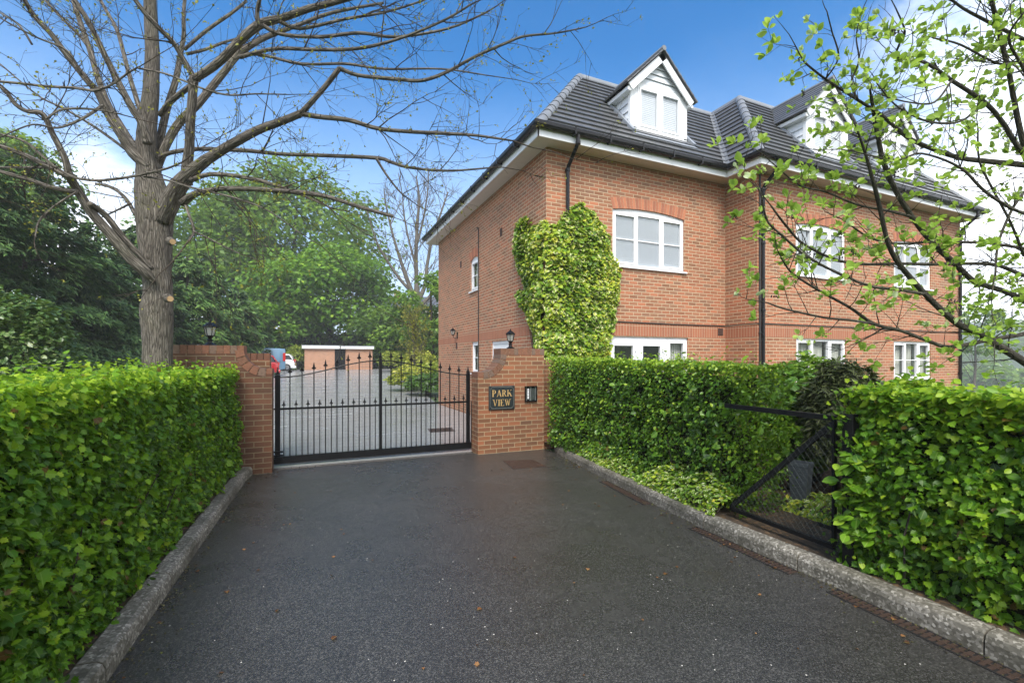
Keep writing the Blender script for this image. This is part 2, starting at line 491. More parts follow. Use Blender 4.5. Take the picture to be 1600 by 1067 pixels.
def m_soil():
    m, t, out = material('leafy_soil')
    pos = t.new('ShaderNodeTexCoord').outputs['Object']
    n = t.noise(pos, 9, 7, .7); v = t.new('ShaderNodeTexVoronoi', {'Vector': pos, 'Scale': 28.0}).outputs['Color']
    s = t.new('ShaderNodeSeparateXYZ', {0: v}).outputs
    c = t.ramp(n, [(.3, (.022, .016, .010)), (.5, (.06, .040, .022)), (.7, (.10, .066, .033))])
    c = t.mix(t.math('MULTIPLY', t.math('GREATER_THAN', s[0], .82), .6), c, (.16, .09, .04))
    p = principled(t, out, Base_Color=c, Roughness=.9)
    t.l.new(t.bump(t.math('ADD', n, s[1]), .8, .03), p.inputs['Normal'])
    return m
M['soil'] = m_soil()

def m_fields():
    m, t, out = material('grass_and_fields')
    pos = t.new('ShaderNodeTexCoord').outputs['Object']
    n = t.noise(pos, .9, 7, .7)
    near = t.ramp(n, [(.3, (.03, .045, .014)), (.5, (.05, .085, .02)), (.72, (.085, .11, .035))])
    v = t.new('ShaderNodeTexVoronoi', {'Vector': pos, 'Scale': .011}).outputs['Color']
    s = t.new('ShaderNodeSeparateXYZ', {0: v}).outputs
    far = t.ramp(s[0], [(0, (.05, .10, .03)), (.4, (.10, .17, .05)), (.7, (.15, .20, .07)), (1, (.05, .085, .03))])
    woods = t.ramp(t.noise(pos, .016, 5, .6), [(.50, 0), (.56, 1)])
    far = t.mix(woods, far, (.025, .05, .02))
    dist = t.new('ShaderNodeVectorMath', {0: pos}, operation='LENGTH').outputs['Value']
    c = t.mix(t.new('ShaderNodeMapRange', {0: dist, 1: 60.0, 2: 160.0}).outputs[0], near, far)
    p = principled(t, out, Base_Color=c, Roughness=.9)
    t.l.new(t.bump(n, .6, .05), p.inputs['Normal'])
    return m
M['fields'] = m_fields()
M['rust'] = m_plain('rusty_iron', (.042, .024, .016), .55, var=.5, scale=14, bump=.5, bscale=120)
M['slot'] = m_plain('dark_slot', (.006, .005, .004), .9)
M['bark'] = m_bark('grey_brown_bark', (.056, .048, .038), (.150, .130, .106), (.35, .325, .28))
M['bark_dark'] = m_bark('dark_bark', (.03, .024, .018), (.075, .06, .045), (.15, .125, .10), 1.4)
M['bark_twig'] = m_bark('twig_bark', (.035, .027, .020), (.085, .065, .047), (.17, .14, .105), 1.4)
M['bark_lichen'] = m_bark('lichen_bark', (.035, .030, .022), (.085, .075, .055), (.22, .22, .18), 2.2)
M['bark_far'] = m_bark('grey_far_bark', (.07, .06, .05), (.14, .12, .10), (.24, .21, .18), .5)
M['cutwood'] = m_plain('sawn_wood', (.46, .30, .15), .7, var=.25, scale=30)
M['hedge'] = m_leaf('hawthorn_leaf', [(0, (.13, .065, .018)), (.03, (.014, .048, .005)), (.33, (.055, .150, .008)), (.62, (.145, .300, .012)), (1, (.34, .47, .025))], rough=.42, spec=.3, trans=.42)
M['privet'] = m_leaf('privet_leaf', [(0, (.14, .08, .02)), (.03, (.013, .042, .005)), (.42, (.050, .135, .009)), (.72, (.125, .25, .014)), (1, (.30, .42, .03))], rough=.34, trans=.28)
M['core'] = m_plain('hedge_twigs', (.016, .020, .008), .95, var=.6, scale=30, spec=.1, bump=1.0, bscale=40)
M['ivy'] = m_leaf('golden_ivy_leaf', [(0, (.045, .11, .012)), (.35, (.13, .25, .018)), (.65, (.30, .40, .030)), (1, (.52, .50, .06))], rough=.40, trans=.25, spec=.25, edge=((.55, .56, .26), .30, .72))
M['euonymus'] = m_leaf('variegated_groundcover_leaf', [(0, (.05, .12, .012)), (.45, (.15, .27, .02)), (.75, (.34, .42, .03)), (1, (.55, .52, .06))], rough=.38, trans=.25, spec=.25, edge=((.58, .60, .34), .28, .70))
M['evergold'] = m_leaf('speckled_laurel_leaf', [(0, (.02, .05, .012)), (.6, (.06, .12, .025)), (1, (.16, .24, .06))], rough=.3, trans=.2, edge=((.26, .30, .12), .3, .8))
M['whitebeam'] = m_leaf('whitebeam_leaf', [(0, (.13, .24, .025)), (.45, (.28, .44, .05)), (.8, (.42, .55, .12)), (1, (.58, .66, .42))], rough=.5, trans=.5, tcol=(.50, .68, .10))
M['bud'] = m_leaf('young_olive_leaf', [(0, (.10, .11, .015)), (.5, (.22, .22, .025)), (1, (.36, .34, .05))], rough=.5, trans=.4, tcol=(.4, .38, .05))
M['conifer'] = m_leaf('conifer_frond', [(0, (.007, .024, .006)), (.45, (.024, .070, .014)), (.8, (.060, .140, .022)), (1, (.12, .22, .04))], rough=.6, trans=.15, tcol=(.05, .12, .02))
M['maple'] = m_leaf('fresh_maple_leaf', [(0, (.022, .065, .007)), (.45, (.085, .21, .014)), (.8, (.19, .36, .022)), (1, (.32, .46, .04))], rough=.5, trans=.4)
M['ash'] = m_leaf('soft_green_leaf', [(0, (.026, .07, .010)), (.5, (.10, .20, .02)), (.85, (.20, .32, .035)), (1, (.30, .40, .06))], rough=.55, trans=.4)
M['shrub'] = m_leaf('shrub_leaf', [(0, (.016, .045, .01)), (.5, (.055, .13, .018)), (.85, (.12, .25, .025)), (1, (.24, .36, .035))], rough=.4)
M['gold'] = m_leaf('golden_shrub_leaf', [(0, (.08, .13, .02)), (.5, (.24, .28, .03)), (1, (.48, .44, .06))], rough=.45, trans=.3)
M['yew'] = m_leaf('yew_frond', [(0, (.014, .018, .007)), (.55, (.042, .048, .016)), (1, (.10, .10, .03))], rough=.6, trans=.1)

# ================================================================ ground
def sstep(a, b, x):
    t = min(1.0, max(0.0, (x-a)/(b-a))); return t*t*(3-2*t)
def land(X, Y):
    z = .0215*(min(max(Y, 17), 60)-17)
    z += .28*min(max(-7.5-X, 0), 9)*sstep(8, 16, Y)
    R = math.hypot(X, Y)
    z -= .16*min(max(X-22, 0), 115)
    if R > 180:
        az = math.atan2(X, Y)
        hgt = 12+35*sstep(.6, 1.05, az)+3*math.sin(az*17+1)+2*math.sin(az*41)
        z += hgt*sstep(230, 500, R)-34*sstep(560, 950, R)
    return z
def make_ground():
    ax = [math.copysign((math.exp(abs(i)*.064)-1)*3.2, i) for i in range(-92, 93)]
    n = len(ax); mb = MB()
    v = [(x, y, land(x, y)-.03) for y in ax for x in ax]
    f = [(j*n+i, j*n+i+1, (j+1)*n+i+1, (j+1)*n+i) for j in range(n-1) for i in range(n-1)]
    mb.add(v, f)
    o = mb.build('ground', M['fields'], smooth=True); tag(o, kind='structure')
make_ground()
GATE_Y = 7.72
KL = [cw(-1.27, .35), cw(-2.01, 2.28), cw(-2.86, 4.42), cw(-3.50, 6.05), cw(-3.68, 6.62)]       # left kerb, drive side
KR = [cw(3.05, .6), cw(2.86, 1.6), cw(2.56, 2.5), cw(2.29, 3.22), cw(1.81, 4.35), cw(1.22, 6.25), cw(.74, 7.98)]
def flat_strip(name, left, right, z, mat):
    mb = MB()
    mb.poly([(p.x, p.y, z) for p in left]+[(p.x, p.y, z) for p in reversed(right)])
    return tag(mb.build(name, mat), kind='structure')
flat_strip('driveway', [cw(-1.0, -6), cw(-1.1, -.5)]+KL+[Vector((-.62, 7.42, 0)), Vector((-.45, 7.60, 0))],
           [cw(3.6, -6), cw(3.25, -.5)]+KR+[Vector((3.9, 7.30, 0)), Vector((2.64, 7.36, 0)), Vector((2.60, 7.60, 0))], 0.0, M['asphalt'])
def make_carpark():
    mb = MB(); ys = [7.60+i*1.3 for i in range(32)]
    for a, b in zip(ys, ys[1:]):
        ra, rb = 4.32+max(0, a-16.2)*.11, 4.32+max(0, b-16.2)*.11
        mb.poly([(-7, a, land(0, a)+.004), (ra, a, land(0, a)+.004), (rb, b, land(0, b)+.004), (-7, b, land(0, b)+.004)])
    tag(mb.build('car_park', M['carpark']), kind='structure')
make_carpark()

def offset_line(pts, d):
    out = []
    for i, p in enumerate(pts):
        t = (pts[min(i+1, len(pts)-1)]-pts[max(i-1, 0)]); t.z = 0; t.normalize()
        out.append(p+Vector((-t.y, t.x, 0))*d)
    return out
def make_kerb(line, side, h, name):
    """side +1: body to the left of the walking direction"""
    pts = []
    for a, b in zip(line, line[1:]):
        k = max(1, int((b-a).length/.25))
        pts += [a.lerp(b, i/k) for i in range(k)]
    pts.append(line[-1])
    prof = [(-.002, -.05), (.0, h-.045), (.012, h-.014), (.035, h), (.115, h+.004), (.13, h-.01), (.13, -.05)]
    mb = MB(); cols = [offset_line(pts, side*o) for o, _ in prof]
    acc = 0; start = 0
    for i in range(len(pts)-1):
        acc += (pts[i+1]-pts[i]).length
        if acc > .915 or i == len(pts)-2:
            rings = []
            for k in range(start, i+2):
                t = (pts[min(k+1, len(pts)-1)]-pts[max(k-1, 0)]).normalized()
                sh = t*(.005 if k == start else (-.005 if k == i+1 else 0))
                rings.append([(cols[q][k].x+sh.x, cols[q][k].y+sh.y, z) for q, (_, z) in enumerate(prof)])
            mb.loft(rings); start = i+1; acc = 0
    tag(mb.build(name, M['concrete'], bevel=0), kind='structure')
make_kerb(KL, 1, .115, 'kerb')
make_kerb(KR, -1, .125, 'kerb')
# planting beds behind the kerbs
flat_strip('soil_bed', [p for p in offset_line(KL, .14)], [p for p in offset_line(KL, 2.6)], .095, M['soil'])
bedR = [(p.x, p.y, .105) for p in offset_line(KR, -.14)]
mb = MB(); mb.poly(bedR+[(3.9, 7.5, .105), (4.3, 7.9, .105), (9.1, 7.9, .105), (9.1, 7.0, .105), (18, 7.0, .105), (19, -6, .105)])
tag(mb.build('soil_bed', M['soil']), kind='structure')
# brick-on-edge threshold and concrete strip under the sliding gate
mb = MB()
x = -.42
while x < 2.60:
    mb.box(x, min(x+.100, 2.61), 7.50, 7.595, -.04, .004+R_.uniform(-.002, .003)); x += .108
tag(mb.build('threshold_setts', m_plain('grey_setts', (.09, .08, .07), .7, var=.5, scale=14, bump=.5)), kind='structure')
mb = MB(); mb.box(-.62, 2.66, 7.86, 7.97, -.03, .012)
tag(mb.build('gate_track', m_plain('pale_concrete', (.42, .42, .41), .6, var=.2)), kind='structure')

# drainage channels against the right kerb
def channel(a, b, label):
    root = empty('drain_channel', (a.x, a.y, .0), label=label, cat='drain', group='rusty drainage grates along the right kerb')
    u = (b-a).normalized(); n = Vector((-u.y, u.x, 0)); L = (b-a).length
    fr = MB(); fr.obox(a, u, n, (0, 0, 1), (0, L), (0, .012), (-.03, .005)); fr.obox(a, u, n, (0, 0, 1), (0, L), (.108, .12), (-.03, .005))
    fr.obox(a, u, n, (0, 0, 1), (0, L), (.012, .108), (-.03, .0012))
    local(fr, root).build('channel_frame', [M['slot']], root)
    g = MB(); s = 0
    while s < L-.03:
        g.obox(a, u, n, (0, 0, 1), (s, s+.022), (.013, .107), (-.02, .005)); s += .037
    g.obox(a, u, n, (0, 0, 1), (0, L), (.05, .066), (-.02, .0056))
    local(g, root).build('grating', M['rust'], root)
def g0(px, py): return sight(px, py, FPX*EYE/(py-562))
kin = offset_line(KR, .012)
def on_kerb(line, d):
    """point on the kerb line at d ahead of the eye"""
    f = Vector((S_, C_, 0))
    for a, b in zip(line, line[1:]):
        da, db = a.dot(f), b.dot(f)
        if min(da, db) <= d <= max(da, db): return a.lerp(b, (d-da)/(db-da))
    return line[-1].copy()
for d0, d1, lab in ((5.12, 6.1, 'short rusty drain grate in the asphalt nearest the pillar, below the ivy'),
                    (3.48, 4.42, 'rusty slotted drain grate along the kerb beside the black garden gate'),
                    (2.20, 3.22, 'rusty slotted drain grate along the kerb in the near right corner')):
    channel(on_kerb(kin, d0), on_kerb(kin, d1), lab)

def manhole(p4, label):
    p = [g0(*q) for q in p4]; c = sum(p, Vector())/4
    root = empty('manhole_cover', (c.x, c.y, 0), label=label, cat='manhole cover')
    fr = MB(); ins = [q.lerp(c, .10) for q in p]
    for i in range(4):
        j = (i+1) % 4; fr.prism([(p[i].x, p[i].y, -.02), (p[j].x, p[j].y, -.02), (ins[j].x, ins[j].y, -.02), (ins[i].x, ins[i].y, -.02)], (0, 0, .027))
    local(fr, root).build('cover_frame', M['rust'], root)
    lid = MB(); i2 = [q.lerp(c, .12) for q in p]
    lid.prism([(q.x, q.y, -.02) for q in i2], (0, 0, .024))
    for i in range(9):
        for k in range(5):
            u, v = (i+.5)/9, (k+.5)/5
            q = i2[0].lerp(i2[1], u).lerp(i2[3].lerp(i2[2], u), v)
            lid.box(q.x-.022, q.x+.022, q.y-.014, q.y+.014, .002, .007)
    local(lid, root).build('cover_lid', M['rust'], root)
manhole([(802, 733), (854, 729), (833, 718.5), (786, 720)], 'rusty rectangular iron cover in the asphalt in front of the sign pillar')
manhole([(672, 676), (712, 674), (705, 668), (668, 670)], 'small reddish iron cover in the car park just behind the gate')
# ================================================================ the brick block
ZS, ZE, ZT = 5.80, 6.00, 8.88            # soffit, eaves, top of the steep roof
BW = [(4.32, 8.04), (9.195, 8.04), (9.195, 7.18), (17.95, 7.18), (17.95, 16.19), (4.32, 16.19)]
BE = [(3.97, 7.69), (8.845, 7.69), (8.845, 6.83), (18.30, 6.83), (18.30, 16.54), (3.97, 16.54)]
BT = [(6.40, 10.12), (11.0, 10.12), (11.0, 9.15), (15.95, 9.15), (15.95, 14.1), (6.40, 14.1)]
blk = empty('apartment_building', (4.32, 8.04, 0), label='red brick apartment block with grey tiled mansard roof and white dormers', cat='building')
def bb(mb, name, mat, parent=None, **k):
    """build world-space mesh data as a part (or sub-part) of the block"""
    local(mb, blk)
    return mb.build(name, mat, parent or blk, **k)
UPZ = (0, 0, 1)
def wall_face(mb, P, u, n, L, z0, z1, holes, reveal=.10):
    P, u, n = Vector((P[0], P[1], 0)), Vector((u[0], u[1], 0)), Vector((n[0], n[1], 0))
    us = sorted({0.0, L} | {h[0] for h in holes} | {h[1] for h in holes})
    zs = sorted({z0, z1} | {h[2] for h in holes} | {h[3] for h in holes})
    Z = Vector(UPZ)
    for a, b in zip(us, us[1:]):
        for c, d in zip(zs, zs[1:]):
            if any(h[0]-1e-6 <= a and b <= h[1]+1e-6 and h[2]-1e-6 <= c and d <= h[3]+1e-6 for h in holes): continue
            mb.poly([P+u*a+Z*c, P+u*b+Z*c, P+u*b+Z*d, P+u*a+Z*d])
    for a, b, c, d in holes:
        q = -n*reveal
        A, B, Cc, D = P+u*a+Z*c, P+u*b+Z*c, P+u*b+Z*d, P+u*a+Z*d
        for s, e in ((A, D), (D, Cc), (Cc, B), (B, A)): mb.poly([s, e, e+q, s+q])

UZ0, UZ1, RISE = 3.60, 4.79, .075
LZ0, LZ1 = 1.08, 2.10
F1 = dict(P=(4.32, 8.04), u=(1, 0), n=(0, -1), L=4.875)
FR = dict(P=(9.195, 8.04), u=(0, -1), n=(-1, 0), L=.86)
F2 = dict(P=(9.195, 7.18), u=(1, 0), n=(0, -1), L=8.755)
FL = dict(P=(4.32, 16.19), u=(0, -1), n=(-1, 0), L=8.15)
FE = dict(P=(17.95, 7.18), u=(0, 1), n=(1, 0), L=9.01)
FB = dict(P=(17.95, 16.19), u=(-1, 0), n=(0, 1), L=13.63)
H1 = [(1.59, 3.58, UZ0, UZ1+RISE), (1.46, 3.70, .10, LZ1)]
H2 = [(1.30, 3.20, UZ0, UZ1+RISE), (5.30, 7.15, UZ0, UZ1+RISE), (1.32, 3.22, LZ0, LZ1), (5.30, 7.15, LZ0, LZ1)]
HL = [(3.54, 4.19, 3.55, 4.42+.08), (3.64, 4.24, 1.22, 2.10), (5.20, 6.30, .05, 2.06)]
mb = MB()
for F, H in ((F1, H1), (FR, []), (F2, H2), (FL, HL), (FE, []), (FB, [])):
    wall_face(mb, F['P'], F['u'], F['n'], F['L'], -.3, ZS+.02, H)
wall = bb(mb, 'wall', M['brick'])
# soldier course between the storeys, 3 mm proud
mb = MB()
for F, cuts in ((F1, [(0, 4.875)]), (FR, [(.003, .86)]), (F2, [(0, 8.755)]), (FL, [(0, 8.147)])):
    for a, b in cuts:
        P, u, n = Vector((*F['P'], 0)), Vector((*F['u'], 0)), Vector((*F['n'], 0))
        mb.poly([P+u*a+n*.003+Vector((0, 0, 2.115)), P+u*b+n*.003+Vector((0, 0, 2.115)), P+u*b+n*.003+Vector((0, 0, 2.375)), P+u*a+n*.003+Vector((0, 0, 2.375))])
for p in list(mb.uv): pass
band = bb(mb, 'brick_band', M['soldier'])
# dark rubber-like cable line along the top of the band
mb = MB()
mb.tube([(5.9, 8.025, 2.41), (7.6, 8.025, 2.40), (9.18, 8.025, 2.41), (9.18, 7.165, 2.415), (12, 7.165, 2.42), (15, 7.165, 2.405), (17.9, 7.165, 2.41)], .011, 6)
bb(mb, 'wall_cable', M['cable'])

def window(F, a, b, z0, z1, rise=0.0, cols=(1/3, 2/3), midbar=True, back='blind', arch=True, name='window', sill=True):
    P, u, n = Vector((*F['P'], 0)), Vector((*F['u'], 0)), Vector((*F['n'], 0)); Z = Vector(UPZ)
    W = b-a; q = P+u*a
    fr = MB()
    def bar(x0, x1, y0, y1, d0=-.095, d1=-.035): fr.obox(q, u, n, Z, (x0, x1), (d0, d1), (y0, y1))
    e = .055
    bar(0, W, z0, z0+e); bar(0, e, z0+e, z1-e); bar(W-e, W, z0+e, z1-e); bar(0, W, z1-e, z1)
    xs = [0]+[c*W for c in cols]+[W]
    for c in cols: bar(c*W-.032, c*W+.032, z0+e, z1-e)
    for i in range(len(xs)-1):          # casement rims
        l = xs[i]+(e if i == 0 else .032)+.004; r = xs[i+1]-(e if i == len(xs)-2 else .032)-.004
        lo, hi, k = z0+e+.004, z1-e-.004, .038
        if i != 1 or len(xs) == 3:
            bar(l, r, lo, lo+k, -.08, -.022); bar(l, r, hi-k, hi, -.08, -.022); bar(l, l+k, lo+k, hi-k, -.08, -.022); bar(r-k, r, lo+k, hi-k, -.08, -.022)
        if midbar: bar(l, r, (lo+hi)/2-.010, (lo+hi)/2+.010, -.075, -.045)
    if rise:                            # curved head infill
        N = 14
        def crv(t): return z1+.004+rise*(1-(2*t-1)**2)
        pts = [q+n*-.034+Z*(z1+.004)] + [q+n*-.034+u*(W*i/N)+Z*crv(i/N) for i in range(1, N)] + [q+n*-.034+u*W+Z*(z1+.004)]
        fr.prism(pts, n*-.05)
    w = bb(fr, name, M['upvc'])
    g = MB(); g.poly([q+n*-.062+u*.02+Z*(z0+.02), q+n*-.062+u*(W-.02)+Z*(z0+.02), q+n*-.062+u*(W-.02)+Z*(z1-.02), q+n*-.062+u*.02+Z*(z1-.02)])
    bb(g, 'pane', M['glass'], w)
    k = MB()
    if back == 'blind':
        z = z0+.03
        while z < z1-.05:
            k.obox(q+n*-.088+Z*z, u, (n*.42+Z*.91).normalized()*-1, (Z*.42-n*.91).normalized(), (.03, W-.03), (-.046, 0), (-.001, .001))
            z += .0455
        bb(k, 'blind', M['blind'], w)
    elif back == 'curtain':
        for x0, x1 in ((.0, W*.34), (W*.42, W*.62), (W*.68, W)):
            N = 22; p0 = []
            for i in range(N+1):
                x = x0+(x1-x0)*i/N; p0.append(q+u*x+n*(-.17-.025*math.sin(i*1.9)))
            for i in range(N):
                k.poly([p0[i]+Z*z0, p0[i+1]+Z*z0, p0[i+1]+Z*z1, p0[i]+Z*z1])
        bb(k, 'curtain', M['curtain'], w)
    d = MB(); d.obox(q, u, n, Z, (-.15, W+.15), (-.75, -.70), (z0-.15, z1+.25)); d.obox(q, u, n, Z, (-.15, W+.15), (-.70, -.2), (z0-.15, z0-.1))
    bb(d, 'room_back', M['dark'], w)
    if sill:
        s = MB(); s.obox(q, u, n, Z, (-.05, W+.05), (-.10, .045), (z0-.035, z0-.002)); bb(s, 'sill', M['upvc'], w)
    if rise and arch:                   # gauged brick arch, voussoir by voussoir
        m2 = MB(); N = max(8, int(W/.075)); h = .235
        def bot(t): return z1+.006+rise*(1-(2*t-1)**2)
        ring = []
        for i in range(N+1):
            t = i/N; x = W*t; sl = rise*-(4*(2*t-1))/W
            nx, nz = -sl, 1.0; l = math.hypot(nx, nz)
            ring.append((x, bot(t), x+nx/l*h*1.0+(t-.5)*.06, bot(t)+nz/l*h))
        for i in range(N):
            a0, a1 = ring[i], ring[i+1]
            f = .5-.44
            def L(p, r, s): return p+(r-p)*s
            quad = [(L(a0[0], a1[0], f), a0[1]), (L(a0[0], a1[0], 1-f), a1[1]), (L(a0[2], a1[2], 1-f), a1[3]), (L(a0[2], a1[2], f), a0[3])]
            m2.cur = i % 3
            m2.prism([q+u*x+Z*z+n*-.06 for x, z in quad], n*(.066))
        m2.cur = 3
        pts = [q+u*r[0]+Z*r[1]+n*-.06 for r in ring]+[q+u*r[2]+Z*r[3]+n*-.06 for r in reversed(ring)]
        for i in range(N):
            a0, a1 = ring[i], ring[i+1]
            m2.poly([q+u*a0[0]+Z*(a0[1]+.001)+n*.0025, q+u*a1[0]+Z*(a1[1]+.001)+n*.0025, q+u*a1[2]+Z*(a1[3]+.004)+n*.0025, q+u*a0[2]+Z*(a0[3]+.004)+n*.0025])
        # brick spandrels that close the square opening above the curve
        m2.cur = 1
        bb(m2, 'window_arch', [M['vous_a'], M['vous_b'], M['vous_c'], M['mortar']])
    return w
M['vous_a'] = m_plain('arch_brick_red', (.37, .135, .072), .8, var=.3, scale=30)
M['vous_b'] = m_plain('arch_brick_orange', (.44, .165, .085), .8, var=.3, scale=30)
M['vous_c'] = m_plain('arch_brick_dark', (.31, .115, .065), .8, var=.3, scale=30)
M['mortar'] = m_plain('buff_mortar', (.44, .33, .21), .9, var=.15, scale=30)
for F, (a, b, z0, z1), in ((F1, H1[0]), (F2, H2[0]), (F2, H2[1])):
    window(F, a, b, UZ0, UZ1, RISE)
window(F2, *H2[2], back='curtain'); window(F2, *H2[3], back='curtain')
window(FL, 3.54, 4.19, 3.55, 4.42, .08, cols=(), back='curtain')
window(FL, 3.64, 4.24, 1.22, 2.10, 0, cols=(), back='curtain')

def french_doors():
    P = Vector((4.32, 8.04, 0)); q = P+Vector((1.46, 0, 0)); z0, z1 = .10, 2.10; W = 2.24
    fr = MB()
    def bar(m, x0, x1, y0, y1, d0=.04, d1=.10): m.box(q.x+x0, q.x+x1, q.y+d0, q.y+d1, y0, y1)
    bar(fr, 0, .06, z0, z1); bar(fr, W-.06, W, z0, z1); bar(fr, .06, W-.06, z1-.06, z1); bar(fr, 1.58, 1.66, z0, z1-.06)
    d = bb(fr, 'patio_doors', M['upvc'])
    for x0, x1, fw in ((.064, .818, .13), (.826, 1.576, .13), (1.664, W-.064, .06)):
        m = MB(); top = z1-.066
        bar(m, x0, x1, top-fw, top, .025, .085); bar(m, x0, x1, z0, z0+.2, .025, .085); bar(m, x0, x0+fw, z0+.2, top-fw, .025, .085); bar(m, x1-fw, x1, z0+.2, top-fw, .025, .085)
        if fw > .1: bar(m, x1-fw+.045, x1-fw+.075, 1.78, 1.93, -.01, .025)
        bb(m, 'door_leaf' if fw > .1 else 'side_light', M['upvc'], d)
        g = MB(); g.poly([(q.x+x0+fw-.01, q.y+.055, z0+.19), (q.x+x1-fw+.01, q.y+.055, z0+.19), (q.x+x1-fw+.01, q.y+.055, top-fw+.01), (q.x+x0+fw-.01, q.y+.055, top-fw+.01)])
        bb(g, 'pane', M['glass'], d)
    k = MB(); k.box(q.x-.1, q.x+W+.1, q.y+.7, q.y+.75, 0, 2.3); bb(k, 'room_back', M['dark'], d)
    c = MB()
    for i in range(16):
        x = 1.70+i*.033; c.box(q.x+x, q.x+x+.026, q.y+.16+.01*(i % 2), q.y+.17+.01*(i % 2), .1, 2.08)
    bb(c, 'curtain', M['curtain'], d)
french_doors()
def side_door():
    m = MB(); X = 4.32
    m.box(X+.03, X+.095, 9.89, 9.96, .05, 2.06); m.box(X+.03, X+.095, 10.92, 10.99, .05, 2.06); m.box(X+.03, X+.095, 9.96, 10.92, 1.99, 2.06)
    d = bb(m, 'side_door', M['upvc'])
    m = MB(); m.box(X+.045, X+.085, 9.965, 10.915, .05, 1.985)
    for z0, z1 in ((.2, .85), (1.0, 1.85)):
        for y0, y1 in ((10.06, 10.40), (10.48, 10.82)): m.box(X+.036, X+.05, y0, y1, z0, z1)
    lf = bb(m, 'door_leaf', M['upvc'], d)
    h = MB(); h.tube([(X+.04, 10.02, 1.05), (X+.0, 10.02, 1.05), (X+.0, 10.12, 1.05)], .009, 6); bb(h, 'handle', M['blackmetal'], d)
side_door()
# air bricks
for X, Y, z, n in ((4.32, 10.35, 4.70, 'L'), (4.32, 13.56, 4.52, 'L'), (4.32, 13.98, 2.04, 'L'), (9.03, 8.04, 2.26, 'F'), (9.36, 7.18, 2.26, 'F')):
    m = MB()
    if n == 'L':
        m.box(X-.006, X+.03, Y-.07, Y+.07, z-.1, z+.1)
        for i in range(4): m.box(X-.012, X-.005, Y-.06, Y+.06, z-.085+i*.046, z-.065+i*.046)
    else:
        m.box(X-.085, X+.085, Y-.008, Y+.03, z-.085, z+.085)
        for i in range(4): m.box(X-.075, X+.075, Y-.014, Y-.007, z-.07+i*.040, z-.055+i*.040)
    bb(m, 'air_brick', M['vent'])
# soffit, fascia and gutter follow the eaves
mb = MB()
for i in range(6):
    j = (i+1) % 6
    mb.poly([(*BE[i], ZS), (*BE[j], ZS), (*BW[j], ZS), (*BW[i], ZS)])
bb(mb, 'soffit', M['soffit'])
mb = MB()
for i in range(6):
    j = (i+1) % 6; a, b = Vector((*BE[i], 0)), Vector((*BE[j], 0)); u = (b-a).normalized(); n = Vector((u.y, -u.x, 0))
    mb.obox(a, u, n, UPZ, (-.022 if i != 2 else 0, (b-a).length+(.022 if i not in (0, 1) else -.0)), (0, .022), (ZS-.012, ZE-.015))
bb(mb, 'fascia', M['upvc'])
def gut(k, o=.085):
    a = [Vector((*p, 0)) for p in BE]; out = []
    for i in range(6):
        p0, p1, p2 = a[i-1], a[i], a[(i+1) % 6]
        u, v = (p1-p0).normalized(), (p2-p1).normalized()
        n1, n2 = Vector((u.y, -u.x, 0)), Vector((v.y, -v.x, 0))
        out.append(p1+(n1+n2)*o+Vector((0, 0, k)))
    return out
gp = gut(ZE-.02); gp = gp+[gp[0]]
mb = MB()
prof = [(.0, .058), (.052, .058), (.062, .046), (.058, -.01), (.038, -.05), (0, -.066), (-.038, -.05), (-.058, -.01), (-.06, .058), (-.05, .058), (-.047, .0), (0, -.045), (.045, .0), (.052, .05)]
rings = []
for i in range(6):
    p0, p1, p2 = gp[i-1] if i else gp[5], gp[i], gp[i+1]
    u, v = (p1-p0), (p2-p1); u.z = v.z = 0; u.normalize(); v.normalize()
    n = Vector((u.y, -u.x, 0))+Vector((v.y, -v.x, 0)); n = n/ (n.length**2)*2
    rings.append([p1+n*a+Vector((0, 0, b)) for a, b in prof])
rings.append(rings[0])
mb.loft(rings, cap=False)
for i in range(6):                      # brackets and unions
    a, b = gp[i], gp[i+1]; L = (b-a).length; u = (b-a).normalized(); n = Vector((u.y, -u.x, 0))
    for k in range(1, int(L/.95)+1):
        p = a+u*(k*L/(int(L/.95)+1))
        mb.obox(p, u, n, UPZ, (-.018, .018), (-.075, .068), (-.074, .064))
bb(mb, 'gutter', M['blackplastic'])
def downpipe(x, y, gx, gy, zb=.1, n=(0, -1)):
    m = MB(); nx, ny = n
    wx, wy = x+nx*.055, y+ny*.055
    m.tube([(gx, gy, ZE-.07), (gx, gy, ZE-.20), (gx+(wx-gx)*.12, gy+(wy-gy)*.12, ZE-.26), (wx+(gx-wx)*.12, wy+(gy-wy)*.12, ZE-.52), (wx, wy, ZE-.58), (wx, wy, zb)], .038, 10)
    for z in (ZE-.22, ZE-.60, 4.2, 2.7, 1.2):
        px, py = (gx, gy) if z > ZE-.3 else (wx, wy)
        m.lathe([(.047, -.03), (.050, -.02), (.050, .02), (.047, .03)], (px, py, z), 12)
        if z < ZE-.3: m.box(min(px, x)-.03, max(px, x)+.03, min(py, y), max(py, y)+.0, z-.012, z+.012)
    bb(m, 'downpipe', M['blackplastic'], smooth=False)
downpipe(4.78, 8.04, 4.78, 7.60); downpipe(9.32, 7.18, 9.32, 6.74); downpipe(17.84, 7.18, 17.84, 6.74)
mb = MB(); mb.tube([(9.255, 7.155, .1), (9.255, 7.155, 5.75)], .020, 8)
for z in (1.5, 3.0, 4.3, 2.2): mb.lathe([(.028, -.025), (.03, 0), (.028, .025)], (9.255, 7.155, z), 8)
bb(mb, 'waste_pipe', M['cable'])
mb = MB(); mb.tube([(4.30, 11.93, .1), (4.30, 11.93, 5.15), (4.30, 11.98, 5.24), (4.30, 12.10, 5.25)], .013, 6); bb(mb, 'wall_cable', M['cable'])

